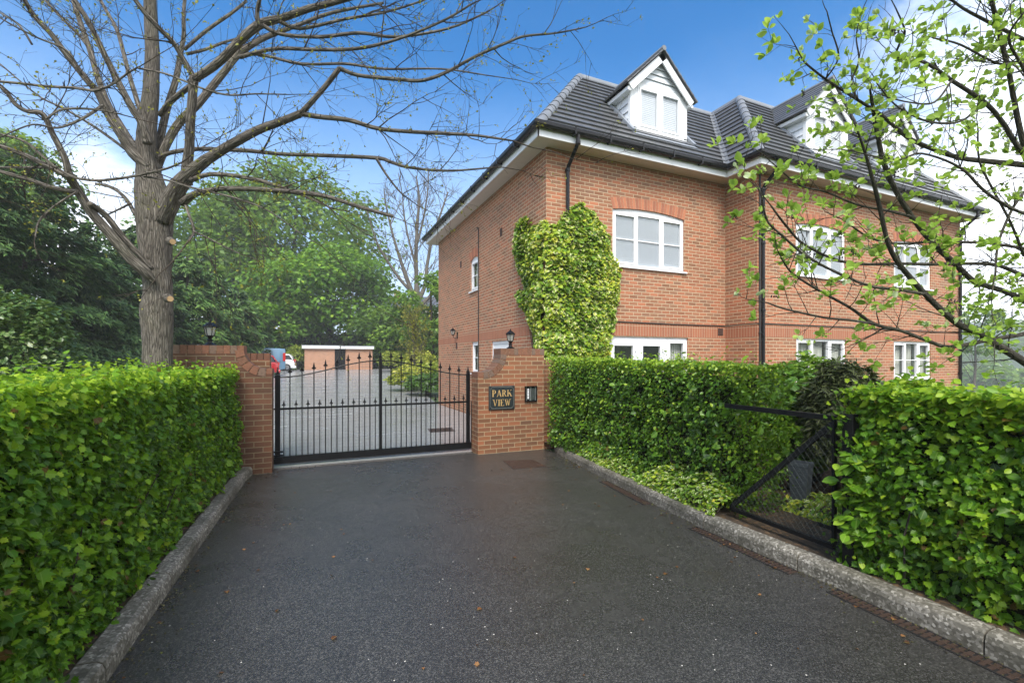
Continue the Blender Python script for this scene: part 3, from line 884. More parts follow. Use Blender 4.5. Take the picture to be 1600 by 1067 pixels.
# ---- roof slopes in real courses
def slope(a, b, c, d, N=15, lift=.042):
    """a,b along the eaves, c,d along the top (d above a)"""
    a, b, c, d = map(Vector, (a, b, c, d)); m = MB()
    nn = (b-a).cross(d-a).normalized()
    for k in range(N):
        t0, t1 = k/N, (k+1)/N+.006
        p0, p1 = a.lerp(d, t0), b.lerp(c, t0); q0, q1 = a.lerp(d, min(t1, 1)), b.lerp(c, min(t1, 1))
        m.poly([p0+nn*lift, p1+nn*lift, q1+nn*.002, q0+nn*.002])
        m.poly([p0+nn*.0, p1+nn*.0, p1+nn*lift, p0+nn*lift])
    return m
E3 = [Vector((*p, ZE+.03)) for p in BE]; T3 = [Vector((*p, ZT)) for p in BT]
mb = MB()
for i in range(6):
    j = (i+1) % 6
    s = slope(E3[i], E3[j], T3[j], T3[i]); mb.add(s.v, s.f)
mb.poly([(p[0], p[1], ZT-.02) for p in BT])
roof = bb(mb, 'roof', M['tile'])
mb = MB()
def caps(a, b, r=.105, L=.40, lift=.03):
    a, b = Vector(a), Vector(b); u = (b-a).normalized(); n = int((b-a).length/L)+1; st = (b-a).length/n
    y = u.cross(Vector(UPZ)).normalized(); z = y.cross(u)
    for k in range(n):
        rr = []
        for s, q in ((-.03, r*1.10), (st*.5, r*1.0), (st+.015, r*.94)):
            c = a+u*(k*st+s)+z*(lift-.06)
            rr.append([c+y*q*math.cos(t)+z*q*(math.sin(t)*1.0) for t in [math.pi*i/8 for i in range(9)]])
        mb.loft(rr, cap=True)
for i in (0, 2, 3, 5):
    mb = MB(); caps(E3[i], T3[i]); bb(mb, 'hip_tiles', M['ridge'], roof)
mb = MB()
for i in range(6):
    j = (i+1) % 6
    a, b = T3[i], T3[j]; u = (b-a).normalized(); n = Vector((u.y, -u.x, 0))
    mb.obox(a, u, n, UPZ, (-.02, (b-a).length+.02), (-.12, .06), (-.05, .045))
bb(mb, 'ridge_cap', M['lead'], roof, bevel=.015)
mb = MB()                                # lead-lined valley
a, b = E3[1], T3[1]; u = (b-a).normalized()
l = Vector((-1, 0, 0)); f = Vector((0, -1, 0))
for s in (-1, 1):
    pass
nv1 = (E3[1]-E3[0]).cross(T3[0]-E3[0]).normalized(); nv2 = (E3[2]-E3[1]).cross(T3[1]-E3[1]).normalized()
s1 = nv1.cross(u).normalized(); s1 = s1 if s1.x < 0 else -s1
s2 = nv2.cross(u).normalized(); s2 = s2 if s2.y < 0 else -s2
for s, nn in ((s1, nv1), (s2, nv2)):
    mb.poly([a+nn*.030, a+s*.10+nn*.032, b+s*.10+nn*.032, b+nn*.030])
bb(mb, 'valley_flashing', M['ridge'], roof)

# ---- dormers
def dormer(cx, yf, zs, run):
    """cx centre, yf front wall plane, run(z) -> Y of the main slope at height z"""
    hw, z0, ze, zr = .80, 6.74, 7.80, 8.66
    root = None
    m = MB(); yb = run(8.6)
    m.box(cx-hw, cx+hw, yf+.02, yb, z0-.3, ze)                     # carcass
    m.prism([(cx-hw, yf+.02, ze), (cx+hw, yf+.02, ze), (cx, yf+.02, ze+hw*.98)], (0, yb-yf, 0))
    dm = bb(m, 'dormer', M['whitewood'])
    w = MB()                                                       # lapped boards: cheeks, gable
    bh = .175
    for sx in (-1, 1):
        z = z0-.25
        while z < ze-.02:
            zz = min(z+bh, ze)
            X = cx+sx*hw
            w.prism([(X, yf+.06, z+.012), (X+sx*.034, yf+.06, z+.004), (X+sx*.006, yf+.06, zz+.004), (X, yf+.06, zz+.004)], (0, yb-yf-.06, 0))
            z += bh
    z = 7.86
    while z < ze+hw*.98-.03:
        zz = min(z+bh*.82, ze+hw*.98-.01)
        def hwz(q): return max(.012, (ze+hw*.98-q)/.98)
        w.add([(cx-hwz(z), yf-.024, z), (cx+hwz(z), yf-.024, z), (cx+hwz(zz), yf+.010, zz), (cx-hwz(zz), yf+.010, zz), (cx-hwz(z), yf+.02, z+.012), (cx+hwz(z), yf+.02, z+.012)],
              [(0, 1, 2, 3), (4, 5, 1, 0)])
        z += bh*.82
    bb(w, 'weatherboard', M['whitewood'], dm)
    t = MB()                                                       # corner posts, head, bargeboards
    for sx in (-1, 1):
        t.box(min(cx+sx*hw*1.035, cx+sx*(hw-.16)), max(cx+sx*hw*1.035, cx+sx*(hw-.16)), yf-.03, yf+.058, z0-.05, ze)
    t.box(cx-hw+.16, cx+hw-.16, yf-.02, yf+.04, 7.785, 7.86)
    ov = .955; yo = yf-.13
    for sx in (-1, 1):
        A = Vector((cx, yo, zr-.035)); B = Vector((cx+sx*ov, yo, zr-.035-ov*.97))
        d = (B-A).normalized(); n = Vector((0, 1, 0)).cross(d)*1; n = n if n.z < 0 else -n
        L = (B-A).length
        t.obox(A, d, (0, 1, 0), n, (0, L), (0, .03), (0, .165))
        # boxed end and eaves soffit
        x0, x1 = sorted((cx+sx*(hw+.03), cx+sx*ov))
        t.box(x0, x1, yo+.031, run(zr-ov*.97), B.z-.13, B.z-.05)
    bb(t, 'bargeboard', M['upvc'], dm)
    s = MB()
    N = 8
    for sx in (-1, 1):
        A = Vector((cx, 0, zr)); B = Vector((cx+sx*(ov+.05), 0, zr-(ov+.05)*.97)); up = Vector((sx*.697, 0, .717))
        yb2 = run(8.66)+.05
        for k in range(N):
            p, q = A.lerp(B, k/N), A.lerp(B, (k+1)/N+.01)
            y0 = yo-.05
            s.add([(p.x, y0, p.z), (q.x, y0, q.z), (q.x, yb2, q.z), (p.x, yb2, p.z),
                   *[(v.x, yy, v.z) for v, yy in ((p+up*.02, y0), (q+up*.034, y0), (q+up*.034, yb2), (p+up*.02, yb2))]],
                  [(0, 1, 2, 3), (7, 6, 5, 4), (0, 4, 5, 1), (1, 5, 6, 2), (3, 2, 6, 7)])
    bb(s, 'dormer_roof', M['tile'], dm)
    r = MB(); r.tube([(cx, yo-.06, zr+.03), (cx, run(8.7), zr+.03)], .06, 8); bb(r, 'ridge_tiles', M['ridge'], dm)
    # window
    g = MB(); W0, W1, h0, h1 = cx-.635, cx+.635, 6.80, 7.785
    def bar(x0, x1, a, b, d0=-.035, d1=.02): g.box(x0, x1, yf+d0, yf+d1, a, b)
    bar(W0, W1, h0, h0+.06); bar(W0, W1, h1-.05, h1); bar(W0, W0+.05, h0+.06, h1-.05); bar(W1-.05, W1, h0+.06, h1-.05); bar(cx-.045, cx+.045, h0+.06, h1-.05)
    for l, q in ((W0+.053, cx-.048), (cx+.048, W1-.053)):
        for e in ((l, q, h0+.063, h0+.10), (l, q, h1-.09, h1-.053), (l, l+.035, h0+.10, h1-.09), (q-.035, q, h0+.10, h1-.09)): bar(*e, -.05, .0)
    wn = bb(g, 'window', M['upvc'], dm)
    p = MB(); p.poly([(W0+.04, yf-.012, h0+.05), (W1-.04, yf-.012, h0+.05), (W1-.04, yf-.012, h1-.04), (W0+.04, yf-.012, h1-.04)]); bb(p, 'pane', M['glass'], dm)
    p = MB(); zz = h0+.06
    while zz < h1-.07: p.prism([(W0+.05, yf+.006, zz), (W0+.05, yf+.018, zz+.040), (W0+.05, yf+.0195, zz+.040), (W0+.05, yf+.0075, zz)], (W1-W0-.10, 0, 0)); zz += .0425
    bb(p, 'blind', M['blind'], dm)
    p = MB(); p.box(W0-.05, W1+.05, yf-.07, yf-.036, h0-.045, h0-.004); bb(p, 'sill', M['upvc'], dm)
    f = MB(); f.prism([(cx-hw-.10, yf-.03, h0-.05), (cx-hw-.10, run(6.48)-.05, 6.50), (cx-hw-.10, run(6.48)-.02, 6.47), (cx-hw-.10, yf+.03, h0-.06)], (2*hw+.20, 0, 0))
    for sx in (-1, 1):
        X = cx+sx*(hw+.04)
        ys = [run(6.6)-.02, run(7.75)]
        f.prism([(X, ys[0], 6.60), (X+sx*.09, ys[0], 6.60), (X+sx*.09, ys[1], 7.75), (X, ys[1], 7.75)], (0, -.045, .045))
    bb(f, 'lead_apron', M['lead'], dm)
def run1(z): return 7.69+(z-ZE-.03)/(ZT-ZE-.03)*2.43
def run2(z): return 6.83+(z-ZE-.03)/(ZT-ZE-.03)*2.32
dormer(7.43, 8.35, 6.8, run1); dormer(12.10, 7.47, 6.8, run2); dormer(15.2, 7.47, 6.8, run2)

# ================================================================ lanterns
def lantern_head(root, z0, s=1.0, hang=False):
    m = MB(); n = 6
    m.lathe([(.030*s, 0), (.042*s, .006*s), (.042*s, .014*s), (.056*s, .03*s)], (0, 0, z0), n)
    b0, b1, h = .052*s, .080*s, .125*s
    for i in range(n):
        a = 2*math.pi*i/n
        m.tube([(b0*math.cos(a), b0*math.sin(a), z0+.026*s), (b1*math.cos(a), b1*math.sin(a), z0+.03*s+h)], .006*s, 5)
    m.build('lamp_cage', M['blackmetal'], root)
    g = MB(); g.lathe([(b0*.93, z0+.032*s), (b1*.93, z0+.028*s+h)], (0, 0, 0), n); g.build('lamp_glass', M['lampglass'], root)
    b = MB(); b.lathe([(.012*s, z0+.03*s), (.012*s, z0+.055*s), (.022*s, z0+.075*s), (.022*s, z0+.10*s), (.010*s, z0+.118*s)], (0, 0, 0), 10)
    b.build('bulb', M['curtain'], root, smooth=True)
    r = MB(); zt = z0+.03*s+h
    r.lathe([(.092*s, zt-.004*s), (.098*s, zt+.004*s), (.090*s, zt+.014*s), (.055*s, zt+.045*s), (.030*s, zt+.058*s), (.028*s, zt+.068*s), (.010*s, zt+.074*s), (.014*s, zt+.086*s), (.004*s, zt+.105*s)], (0, 0, 0), n)
    r.build('lamp_roof', M['blackmetal'], root)
def pier_lantern(x, y, z, label):
    root = empty('pillar_lantern', (x, y, z), label=label, cat='lantern', group='black lanterns on the gate walls')
    m = MB(); m.lathe([(.085, 0), (.085, .010), (.060, .025), (.032, .045), (.024, .068), (.038, .082), (.022, .098), (.030, .117)], (0, 0, 0), 12)
    m.build('lamp_base', M['blackmetal'], root); lantern_head(root, .115, .95)
pier_lantern(3.31, 7.50, 1.79, 'black lantern on the brick wall above the name sign')
pier_lantern(-1.22, 7.50, 1.79, 'black lantern on the dark brick wall beside the tree trunk')
root = empty('wall_lantern', (4.32, 13.9, 2.36), label='small black wall lantern on a curled bracket on the brick side wall', cat='lantern')
root.rotation_euler = (0, 0, math.pi)
m = MB(); m.box(0, .02, -.035, .035, -.10, .10); m.tube([(.01, 0, -.05), (.08, 0, -.09), (.14, 0, -.06), (.15, 0, .0)], .010, 6); m.build('lamp_bracket', M['blackmetal'], root)
sub = MB()
lh = empty('lamp_head', (.15, 0, 0)); lh.parent = root; lantern_head(lh, 0, .95)

# ================================================================ gate walls
def gate_wall(name, label, x_in, x_out, y0, y1, z_low, z_hi, flat, r, mat, sgn):
    """x_in the gate end, x_out the far end; sgn +1 when the wall runs to +X"""
    root = empty(name, (x_in, y0, 0), label=label, cat='wall')
    def X(d): return x_in+sgn*d
    arc = [(X(flat)+sgn*r*math.sin(t), z_low+r-r*math.cos(t)) for t in [math.pi/2*i/10 for i in range(11)]]
    out = [(x_in, -.1), (x_in, z_low)]+arc+[(X(flat+r), z_hi), (x_out, z_hi), (x_out, -.1)]
    if sgn > 0: out = out[::-1]
    b = MB(); b.prism([(x, y0, z) for x, z in out], (0, y1-y0, 0))
    local(b, root).build('brickwork', mat, root)
    c = MB(); L = abs(x_out-X(flat+r)); N = int(L/.0775)
    for i in range(N):
        a0, a1 = X(flat+r)+sgn*(i*L/N-(.005 if i == 0 else 0)), X(flat+r)+sgn*((i+1)*L/N-(.009 if i < N-1 else -.005))
        c.cur = R_.choice((0, 0, 1, 2))
        c.box(min(a0, a1), max(a0, a1), y0-.004, y1+.004, z_hi-.108+R_.uniform(-.001, .001), z_hi+.004+R_.uniform(0, .003))
    K = max(5, int(r*1.57/.075))
    for i in range(K):
        t0, t1 = math.pi/2*(i/K), math.pi/2*((i+.87)/K)
        cx, cz = X(flat), z_low+r
        p = [(cx+sgn*q*math.sin(t), cz-q*math.cos(t)) for q, t in ((r-.004, t0), (r-.004, t1), (r+.105, t1), (r+.105, t0))]
        if sgn > 0: p = p[::-1]
        c.cur = R_.choice((0, 1, 2, 2))
        c.prism([(x, y0-.007, z) for x, z in p], (0, y1-y0+.014, 0))
    c.cur = 1
    a0, a1 = sorted((x_in-sgn*.002, X(flat-.01)))
    c.box(a0, a1, y0-.004, y1+.004, z_low-.072, z_low+.004)
    local(c, root).build('brick_coping', [M['cop_a'], M['cop_b'], M['cop_c']], root)
    return root
M['cop_a'] = m_plain('coping_brown', (.16, .075, .042), .85, var=.45, scale=25, bump=.5)
M['cop_b'] = m_plain('coping_red', (.19, .082, .045), .85, var=.4, scale=25, bump=.5)
M['cop_c'] = m_plain('coping_grey', (.15, .095, .065), .85, var=.5, scale=25, bump=.5)
gate_wall('gate_pillar_wall', 'red brick gate wall with curved shoulder carrying the name sign', 2.64, 3.90, 7.34, 7.67, 1.385, 1.79, .10, .32, M['wallbrick'], 1)
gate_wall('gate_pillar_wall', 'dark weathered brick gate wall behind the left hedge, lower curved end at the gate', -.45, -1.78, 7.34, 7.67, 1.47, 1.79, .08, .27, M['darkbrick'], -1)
rt = empty('brick_pier', (-.70, 8.30, 0), label='short brick pier just behind the curved end of the left gate wall', cat='pier')
b = MB(); b.box(-.88, -.53, 8.14, 8.48, -.05, 1.60); local(b, rt).build('brickwork', M['wallbrick'], rt)
c = MB()
for i in range(4):
    c.cur = i % 2; c.box(-.88+i*.0885, -.88+i*.0885+.081, 8.136, 8.484, 1.603, 1.70)
local(c, rt).build('brick_coping', [M['cop_a'], M['cop_b']], rt)
rt = empty('boundary_wall', (3.95, 7.60, 0), label='narrow brick return wall between the sign pillar and the clipped hedge', cat='wall')
b = MB(); b.box(3.912, 4.30, 7.44, 7.66, -.05, 1.52); local(b, rt).build('brickwork', M['wallbrick'], rt)
c = MB(); c.box(3.908, 4.304, 7.436, 7.664, 1.522, 1.60); local(c, rt).build('brick_coping', [M['cop_b']], rt)

# ---- name sign
def strokes_text(mb, txt, x0, z0, h, y, th=.004, gap=.010):
    """roman capitals built from thick and thin strokes with serifs; x grows to the right, returns the end"""
    k, s, f = .155*h, .05*h, .075*h            # thick, thin, serif height
    def rect(a, b, c, d): mb.box(x0+a, x0+b, y-th, y, z0+c, z0+d)
    def quad(p): mb.prism([(x0+a, y, z0+b) for a, b in p], (0, -th, 0))
    def bowl(cx, cz, rx, rz, a0=-90, a1=90, kx=k):
        N = 10
        for i in range(N):
            t0, t1 = math.radians(a0+(a1-a0)*i/N), math.radians(a0+(a1-a0)*(i+1)/N)
            quad([(cx+rx*math.cos(t0), cz+rz*math.sin(t0)), (cx+rx*math.cos(t1), cz+rz*math.sin(t1)), (cx+(rx-kx)*math.cos(t1), cz+(rz-s)*math.sin(t1)), (cx+(rx-kx)*math.cos(t0), cz+(rz-s)*math.sin(t0))])
    for ch in txt:
        if ch == 'P':
            w = .62*h; rect(.06*h, .06*h+k, 0, h); rect(0, .06*h+k+.08*h, 0, s); rect(0, .06*h, h-s, h)
            bowl(.30*h, .73*h, .30*h, .27*h); rect(.06*h+k, .31*h, h-s, h); rect(.06*h+k, .31*h, .46*h, .46*h+s)
        elif ch == 'R':
            w = .74*h; rect(.06*h, .06*h+k, 0, h); rect(0, .06*h+k+.07*h, 0, s); rect(0, .06*h, h-s, h)
            bowl(.29*h, .74*h, .29*h, .26*h); rect(.06*h+k, .30*h, h-s, h); rect(.06*h+k, .30*h, .48*h, .48*h+s)
            quad([(.26*h, .5*h), (.26*h+k, .5*h), (.60*h+k*.8, 0), (.60*h, 0)]); rect(.58*h, .76*h, 0, s)
        elif ch == 'A':
            w = .80*h; quad([(.37*h, h), (.37*h+s*1.3, h), (.10*h+s*1.3, 0), (.10*h, 0)]); quad([(.34*h, h), (.34*h+k*.9, h), (.62*h+k, 0), (.62*h, 0)])
            rect(.20*h, .56*h, .30*h, .30*h+s); rect(.0, .24*h, 0, s); rect(.52*h, .84*h, 0, s)
        elif ch == 'K':
            w = .78*h; rect(.06*h, .06*h+k, 0, h); rect(0, .06*h+k+.07*h, 0, s); rect(0, .06*h+k+.07*h, h-s, h)
            quad([(.06*h+k, .40*h), (.06*h+k, .40*h+s*1.5), (.62*h+s*1.3, h), (.62*h, h)]); quad([(.28*h, .56*h), (.28*h+k, .66*h), (.62*h+k*.9, 0), (.60*h, 0)])
            rect(.52*h, .78*h, h-s, h); rect(.54*h, .84*h, 0, s)
        elif ch == 'V':
            w = .78*h; quad([(.08*h, h), (.08*h+k, h), (.44*h, 0), (.36*h, 0)]); quad([(.66*h, h), (.66*h+s*1.3, h), (.42*h, 0), (.37*h, 0)])
            rect(0, .32*h, h-s, h); rect(.54*h, .82*h, h-s, h)
        elif ch == 'I':
            w = .30*h; rect(.08*h, .08*h+k, 0, h); rect(0, .16*h+k, 0, s); rect(0, .16*h+k, h-s, h)
        elif ch == 'E':
            w = .60*h; rect(.06*h, .06*h+k, 0, h); rect(0, .56*h, 0, s); rect(0, .54*h, h-s, h); rect(.06*h+k, .40*h, .5*h, .5*h+s)
            rect(.52*h, .56*h, s, .24*h); rect(.50*h, .54*h, .78*h, h-s); rect(.37*h, .40*h, .42*h, .62*h)
        elif ch == 'W':
            w = 1.10*h
            for o in (0, .34*h): quad([(.06*h+o, h), (.06*h+o+k*.85, h), (.34*h+o, 0), (.27*h+o, 0)]); quad([(.50*h+o, h), (.50*h+o+s*1.2, h), (.33*h+o, 0), (.28*h+o, 0)])
            rect(0, .26*h, h-s, h); rect(.34*h, .56*h, h-s, h); rect(.74*h, .98*h, h-s, h)
        x0 += w+gap
    return x0
def name_sign():
    x0, x1, z0, z1, y = 2.83, 3.31, .745, 1.15, 7.338
    root = empty('name_sign', (x0, y, z0), label='dark slate name plate with gilt capitals on the brick pillar', cat='sign')
    m = MB(); m.box(x0, x1, y-.022, y, z0, z1); local(m, root).build('sign_plate', M['slate'], root, bevel=.004)
    g = MB(); i = .020; r = .030; yy = y-.022
    path = [(x0+i+r, z0+i), (x1-i-r, z0+i), (x1-i-r, z0+i+r*.6), (x1-i, z0+i+r), (x1-i, z1-i-r), (x1-i-r*.6, z1-i-r*.8), (x1-i-r, z1-i), (x0+i+r, z1-i), (x0+i+r*.8, z1-i-r*.8), (x0+i, z1-i-r), (x0+i, z0+i+r), (x0+i+r*.8, z0+i+r*.8), (x0+i+r, z0+i)]
    g.tube([(a, yy-.001, b) for a, b in path], .0022, 4); local(g, root).build('sign_border', M['dullgilt'], root)
    def line(t, z, h):
        q = MB(); e = strokes_text(q, t, 0, 0, h, 0)-.010
        for idx, (a, b, c) in enumerate(q.v): q.v[idx] = (a+(x0+x1)/2-e/2, b+yy, c+z)
        local(q, root).build('lettering', M['gilt'], root)
    line('PARK', .965, .115); line('VIEW', .805, .115)
M['slate'] = m_plain('dark_slate', (.020, .026, .028), .35, var=.25, scale=14)
M['gilt'] = m_plain('gilt_paint', (.50, .33, .13), .4, var=.12, scale=20)
M['dullgilt'] = m_plain('pale_border_line', (.26, .26, .22), .5)
name_sign()
def intercom():
    x0, x1, z0, z1, y = 3.51, 3.74, .86, 1.135, 7.338
    root = empty('entry_intercom', (x0, y, z0), label='small black entry phone panel with silver strips right of the name sign', cat='intercom')
    m = MB(); m.box(x0, x1, y-.012, y, z0, z1); m.box(x0, x0+.014, y-.040, y-.012, z0, z1); m.box(x1-.014, x1, y-.040, y-.012, z0, z1); m.box(x0+.014, x1-.014, y-.045, y-.012, z1-.014, z1); m.box(x0+.014, x1-.014, y-.030, y-.012, z0, z0+.014)
    local(m, root).build('housing', M['blackmetal'], root)
    p = MB(); p.box(x0+.018, x0+.034, y-.024, y-.0125, z0+.018, z1-.018); p.box(x0+.088, x0+.122, y-.024, y-.0125, z0+.018, z1-.018); p.box(x1-.036, x1-.018, y-.024, y-.0125, z0+.018, z1-.018)
    local(p, root).build('steel_strip', m_plain('brushed_steel', (.42, .44, .46), .35, metal=.8), root)
    n = MB()
    for k in range(7): n.box(x0+.048, x0+.076, y-.021, y-.0125, z0+.05+k*.027, z0+.071+k*.027)
    local(n, root).build('name_cards', M['upvc'], root)
    s = MB(); s.box(x0+.134, x1-.040, y-.020, y-.0125, z0+.03, z1-.03); local(s, root).build('speaker_panel', m_plain('smoked_plastic', (.05, .06, .055), .2), root)
intercom()

# ================================================================ sliding gate
def sliding_gate():
    y = 7.75; X0, X1 = -.40, 2.60; XM = (X0+X1)/2
    root = empty('sliding_gate', (X0, y, 0), label='black metal sliding gate with spear tipped bars and arched top rail', cat='gate')
    def arch(x):
        t = (x-X0)/(X1-X0); return 1.335+.25*(.5-.5*math.cos(2*math.pi*t))
    f = MB(); f.box(X0-.06, X1+.09, y-.03, y+.03, .040, .145); f.box(X0, X1, y-.018, y+.018, .845, .875)
    f.tube([(X0+(X1-X0)*i/40, y, arch(X0+(X1-X0)*i/40)) for i in range(41)], .011, 6)
    f.box(X0-.10, X0, y-.01, y+.01, .85, .872); f.box(X0-.1, X0, y-.01, y+.01, 1.33, 1.345)
    local(f, root).build('rails', M['blackmetal'], root)
    for x, w, zt in ((X0, .036, 1.37), (XM, .022, 1.62), (X1, .030, 1.37), (X1+.075, .018, .87)):
        p = MB(); p.box(x-w, x+w, y-.031 if w > .03 else y-.024, y+.031 if w > .03 else y+.024, .146 if w < .03 else .148, zt)
        local(p, root).build('post', M['blackmetal'], root)
    hz = MB()
    for k in range(3): hz.box(X0-.055, X0+.075, y-.045, y-.033, .10+k*.055, .125+k*.055)
    local(hz, root).build('roller_guide', M['blackmetal'], root)
    def finial(x, z, s=1.0):
        m = MB(); m.lathe([(.008*s, 0), (.016*s, .008*s), (.010*s, .018*s), (.012*s, .026*s), (.017*s, .045*s), (.011*s, .075*s), (.002*s, .118*s)], (x, y, z), 6)
        for sx in (-1, 1): m.lathe([(.003*s, -.012*s), (.011*s, -.004*s), (.011*s, .006*s), (.003*s, .016*s)], (x+sx*.021*s, y, z+.022*s), 6)
        return local(m, root)
    for h0, h1 in ((X0, XM), (XM, X1)):
        for i in range(9):
            xs = h0+(h1-h0)*(i+.5)/9
            b = MB(); b.tube([(xs, y, .145), (xs, y, .905)], .0075, 6); bo = local(b, root).build('short_bar', M['blackmetal'], root)
            finial(xs, .90, .80).build('finial', M['blackmetal'], bo)
            if i:
                xt = h0+(h1-h0)*i/9; z = arch(xt)+.055
                b = MB(); b.tube([(xt, y, .145), (xt, y, z)], .009, 6); bo = local(b, root).build('tall_bar', M['blackmetal'], root)
                finial(xt, z-.006, 1.0).build('finial', M['blackmetal'], bo)
    for x, z in ((X0, 1.365), (XM, 1.615), (X1, 1.365)):
        finial(x, z, 1.05).build('finial', M['blackmetal'], root)
    w = MB(); ym = y+.034
    n = int((X1-X0)/.0508)
    for i in range(n+1):
        x = X0+(X1-X0)*i/n; zt = arch(x)-.01
        w.tube([(x, ym, .12), (x, ym, zt)], .0013, 4, cap=False)
    z = .16
    while z < 1.58:
        if z < 1.325: w.tube([(X0, ym+.003, z), (X1, ym+.003, z)], .0013, 4, cap=False)
        else:
            t = math.acos(1-2*(z+.01-1.335)/.25)/(2*math.pi) if z+.01 > 1.335 else 0
            w.tube([(X0+(X1-X0)*t, ym+.003, z), (X1-(X1-X0)*t, ym+.003, z)], .0013, 4, cap=False)
        z += .0508
    local(w, root).build('mesh_infill', M['wire'], root)
sliding_gate()
# ================================================================ hedges and shrubs
def hedge(name, label, front, depth_off, z0, ztop, parts, cat='hedge', end0=True, end1=True, batter=.05, seed=1.0, lump=.06, group=None):
    """front: polyline of the face seen from the drive; depth_off: signed thickness to its left; parts: (template, material, count per m2, size lo, size hi, zmin, zmax, tint shift)"""
    o = front[0]; root = empty(name, (o.x, o.y, 0), label=label, cat=cat, group=group)
    sg = 1 if depth_off > 0 else -1
    seg = [(a, b) for a, b in zip(front, front[1:])]
    Ls = np.array([(b-a).length for a, b in seg]); cum = np.concatenate([[0], np.cumsum(Ls)]); L = cum[-1]
    nor = offset_line(front, -sg*1.0); nrm_pts = [(n-f) for n, f in zip(nor, front)]
    FP = np.array([tuple(p) for p in front]); NP = np.array([tuple(p) for p in nrm_pts])
    def at(s):
        P = np.stack([np.interp(s, cum, FP[:, k]) for k in range(3)], 1); N = unit(np.stack([np.interp(s, cum, NP[:, k]) for k in range(3)], 1))
        return P, N
    T = abs(depth_off)
    def zt(s): return np.interp(s, [0, L], ztop)
    for tmpl, mat, dens, lo, hi, za, zb, tsh in parts:
        P_, N_, K_ = [], [], []
        n = int(dens*L*(zb-za)); s = rng.uniform(0, L, n); z = rng.uniform(za, zb, n)
        z = np.minimum(z, zt(s)); b, nn = at(s)
        p = b.copy(); p[:, 2] = z; p -= nn*(batter*(z[:, None]-z0)/1.5); P_.append(p); N_.append(nn)
        if zb > 1.2:
            n = int(dens*L*T*.95); s = rng.uniform(0, L, n); q = rng.uniform(0, T, n); b, nn = at(s)
            p = b-nn*(q[:, None]+batter); p[:, 2] = zt(s)-np.maximum(0, .10-q)*.5; P_.append(p); N_.append(np.tile([0, 0, 1.0], (n, 1))+nn*.25)
        for flag, ss, sgn in ((end0, 0.0, -1), (end1, L, 1)):
            if not flag: continue
            n = int(dens*T*(zb-za)); q = rng.uniform(0, T, n); z = rng.uniform(za, zb, n); b, nn = at(np.full(n, ss))
            tn = np.stack([nn[:, 1], -nn[:, 0], nn[:, 2]*0], 1)*(-sgn*sg)*-1
            p = b-nn*q[:, None]; p[:, 2] = np.minimum(z, ztop[0 if sgn < 0 else 1]); P_.append(p); N_.append(-tn if False else tn)
        p = np.concatenate(P_); nn = unit(np.concatenate(N_)); n = len(p)
        bump = wob(p, 3.1, seed)*lump+wob(p, 9.0, seed+3)*lump*.55
        dep = np.abs(rng.normal(0, .07, n))
        hollow = np.clip(wob(p, 8.0, seed+9)-.15, 0, 1)*.20
        p = p+nn*(bump-dep-hollow)[:, None]+rng.normal(0, .012, (n, 3))
        shoot = rng.random(n) < .05
        p[shoot] += (nn[shoot]*.05+np.array([0, 0, .05]))*rng.uniform(.3, 1.5, (shoot.sum(), 1))
        up = np.array([0, 0, 1.0])
        ln = unit(nn*.62+up*.62+rng.normal(0, .50, (n, 3)))
        tip = nn*.55-up*.55+rng.normal(0, .65, (n, 3))
        size = rng.uniform(lo, hi, n)*(1-.25*np.clip(dep/.12, 0, 1))
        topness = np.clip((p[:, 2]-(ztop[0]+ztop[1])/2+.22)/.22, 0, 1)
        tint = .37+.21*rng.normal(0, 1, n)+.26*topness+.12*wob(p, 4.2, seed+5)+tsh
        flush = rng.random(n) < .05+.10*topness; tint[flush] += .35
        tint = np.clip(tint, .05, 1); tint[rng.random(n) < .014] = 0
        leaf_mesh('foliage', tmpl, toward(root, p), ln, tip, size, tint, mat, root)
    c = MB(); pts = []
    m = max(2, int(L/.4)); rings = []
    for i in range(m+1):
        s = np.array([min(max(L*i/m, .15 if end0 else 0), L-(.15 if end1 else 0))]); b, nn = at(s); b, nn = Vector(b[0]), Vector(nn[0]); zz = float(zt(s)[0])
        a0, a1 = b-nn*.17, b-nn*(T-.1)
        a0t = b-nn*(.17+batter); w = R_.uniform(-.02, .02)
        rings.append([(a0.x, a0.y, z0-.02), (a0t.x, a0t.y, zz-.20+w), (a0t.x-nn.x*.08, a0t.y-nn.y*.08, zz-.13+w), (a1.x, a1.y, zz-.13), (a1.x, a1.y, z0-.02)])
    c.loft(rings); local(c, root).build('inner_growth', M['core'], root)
    tw = MB()                              # woody stems near the foot
    for i in range(int(L*7)):
        s = np.array([R_.uniform(0, L)]); b, nn = at(s); b, nn = Vector(b[0]), Vector(nn[0])
        q = b-nn*R_.uniform(.10, .2); h = R_.uniform(.25, .8)
        tw.tube([(q.x, q.y, z0-.03), (q.x+R_.uniform(-.05, .05)+nn.x*.03, q.y+R_.uniform(-.05, .05)+nn.y*.03, z0+h*.5), (q.x+R_.uniform(-.1, .1)+nn.x*.06, q.y+R_.uniform(-.1, .1)+nn.y*.06, z0+h)], [.009, .007, .003], 4)
    local(tw, root).build('stems', M['bark_dark'], root)
    return root
LH = [p+Vector((0, 0, 0)) for p in offset_line([cw(-1.20, .55)]+KL[1:4]+[cw(-3.64, 6.55)], .12)]
hedge('clipped_hedge', 'clipped fresh green hawthorn hedge with lobed leaves along the left kerb', LH, 1.0, .09, (1.47, 1.47),
      [(LOBED, M['hedge'], 4300, .024, .050, .10, 1.5, .05), (LOBED, M['hedge'], 110, .06, .11, .12, 1.0, .14), (OVAL, M['hedge'], 700, .03, .05, .12, 1.5, -.05)], end0=False, seed=2.0, lump=.042)
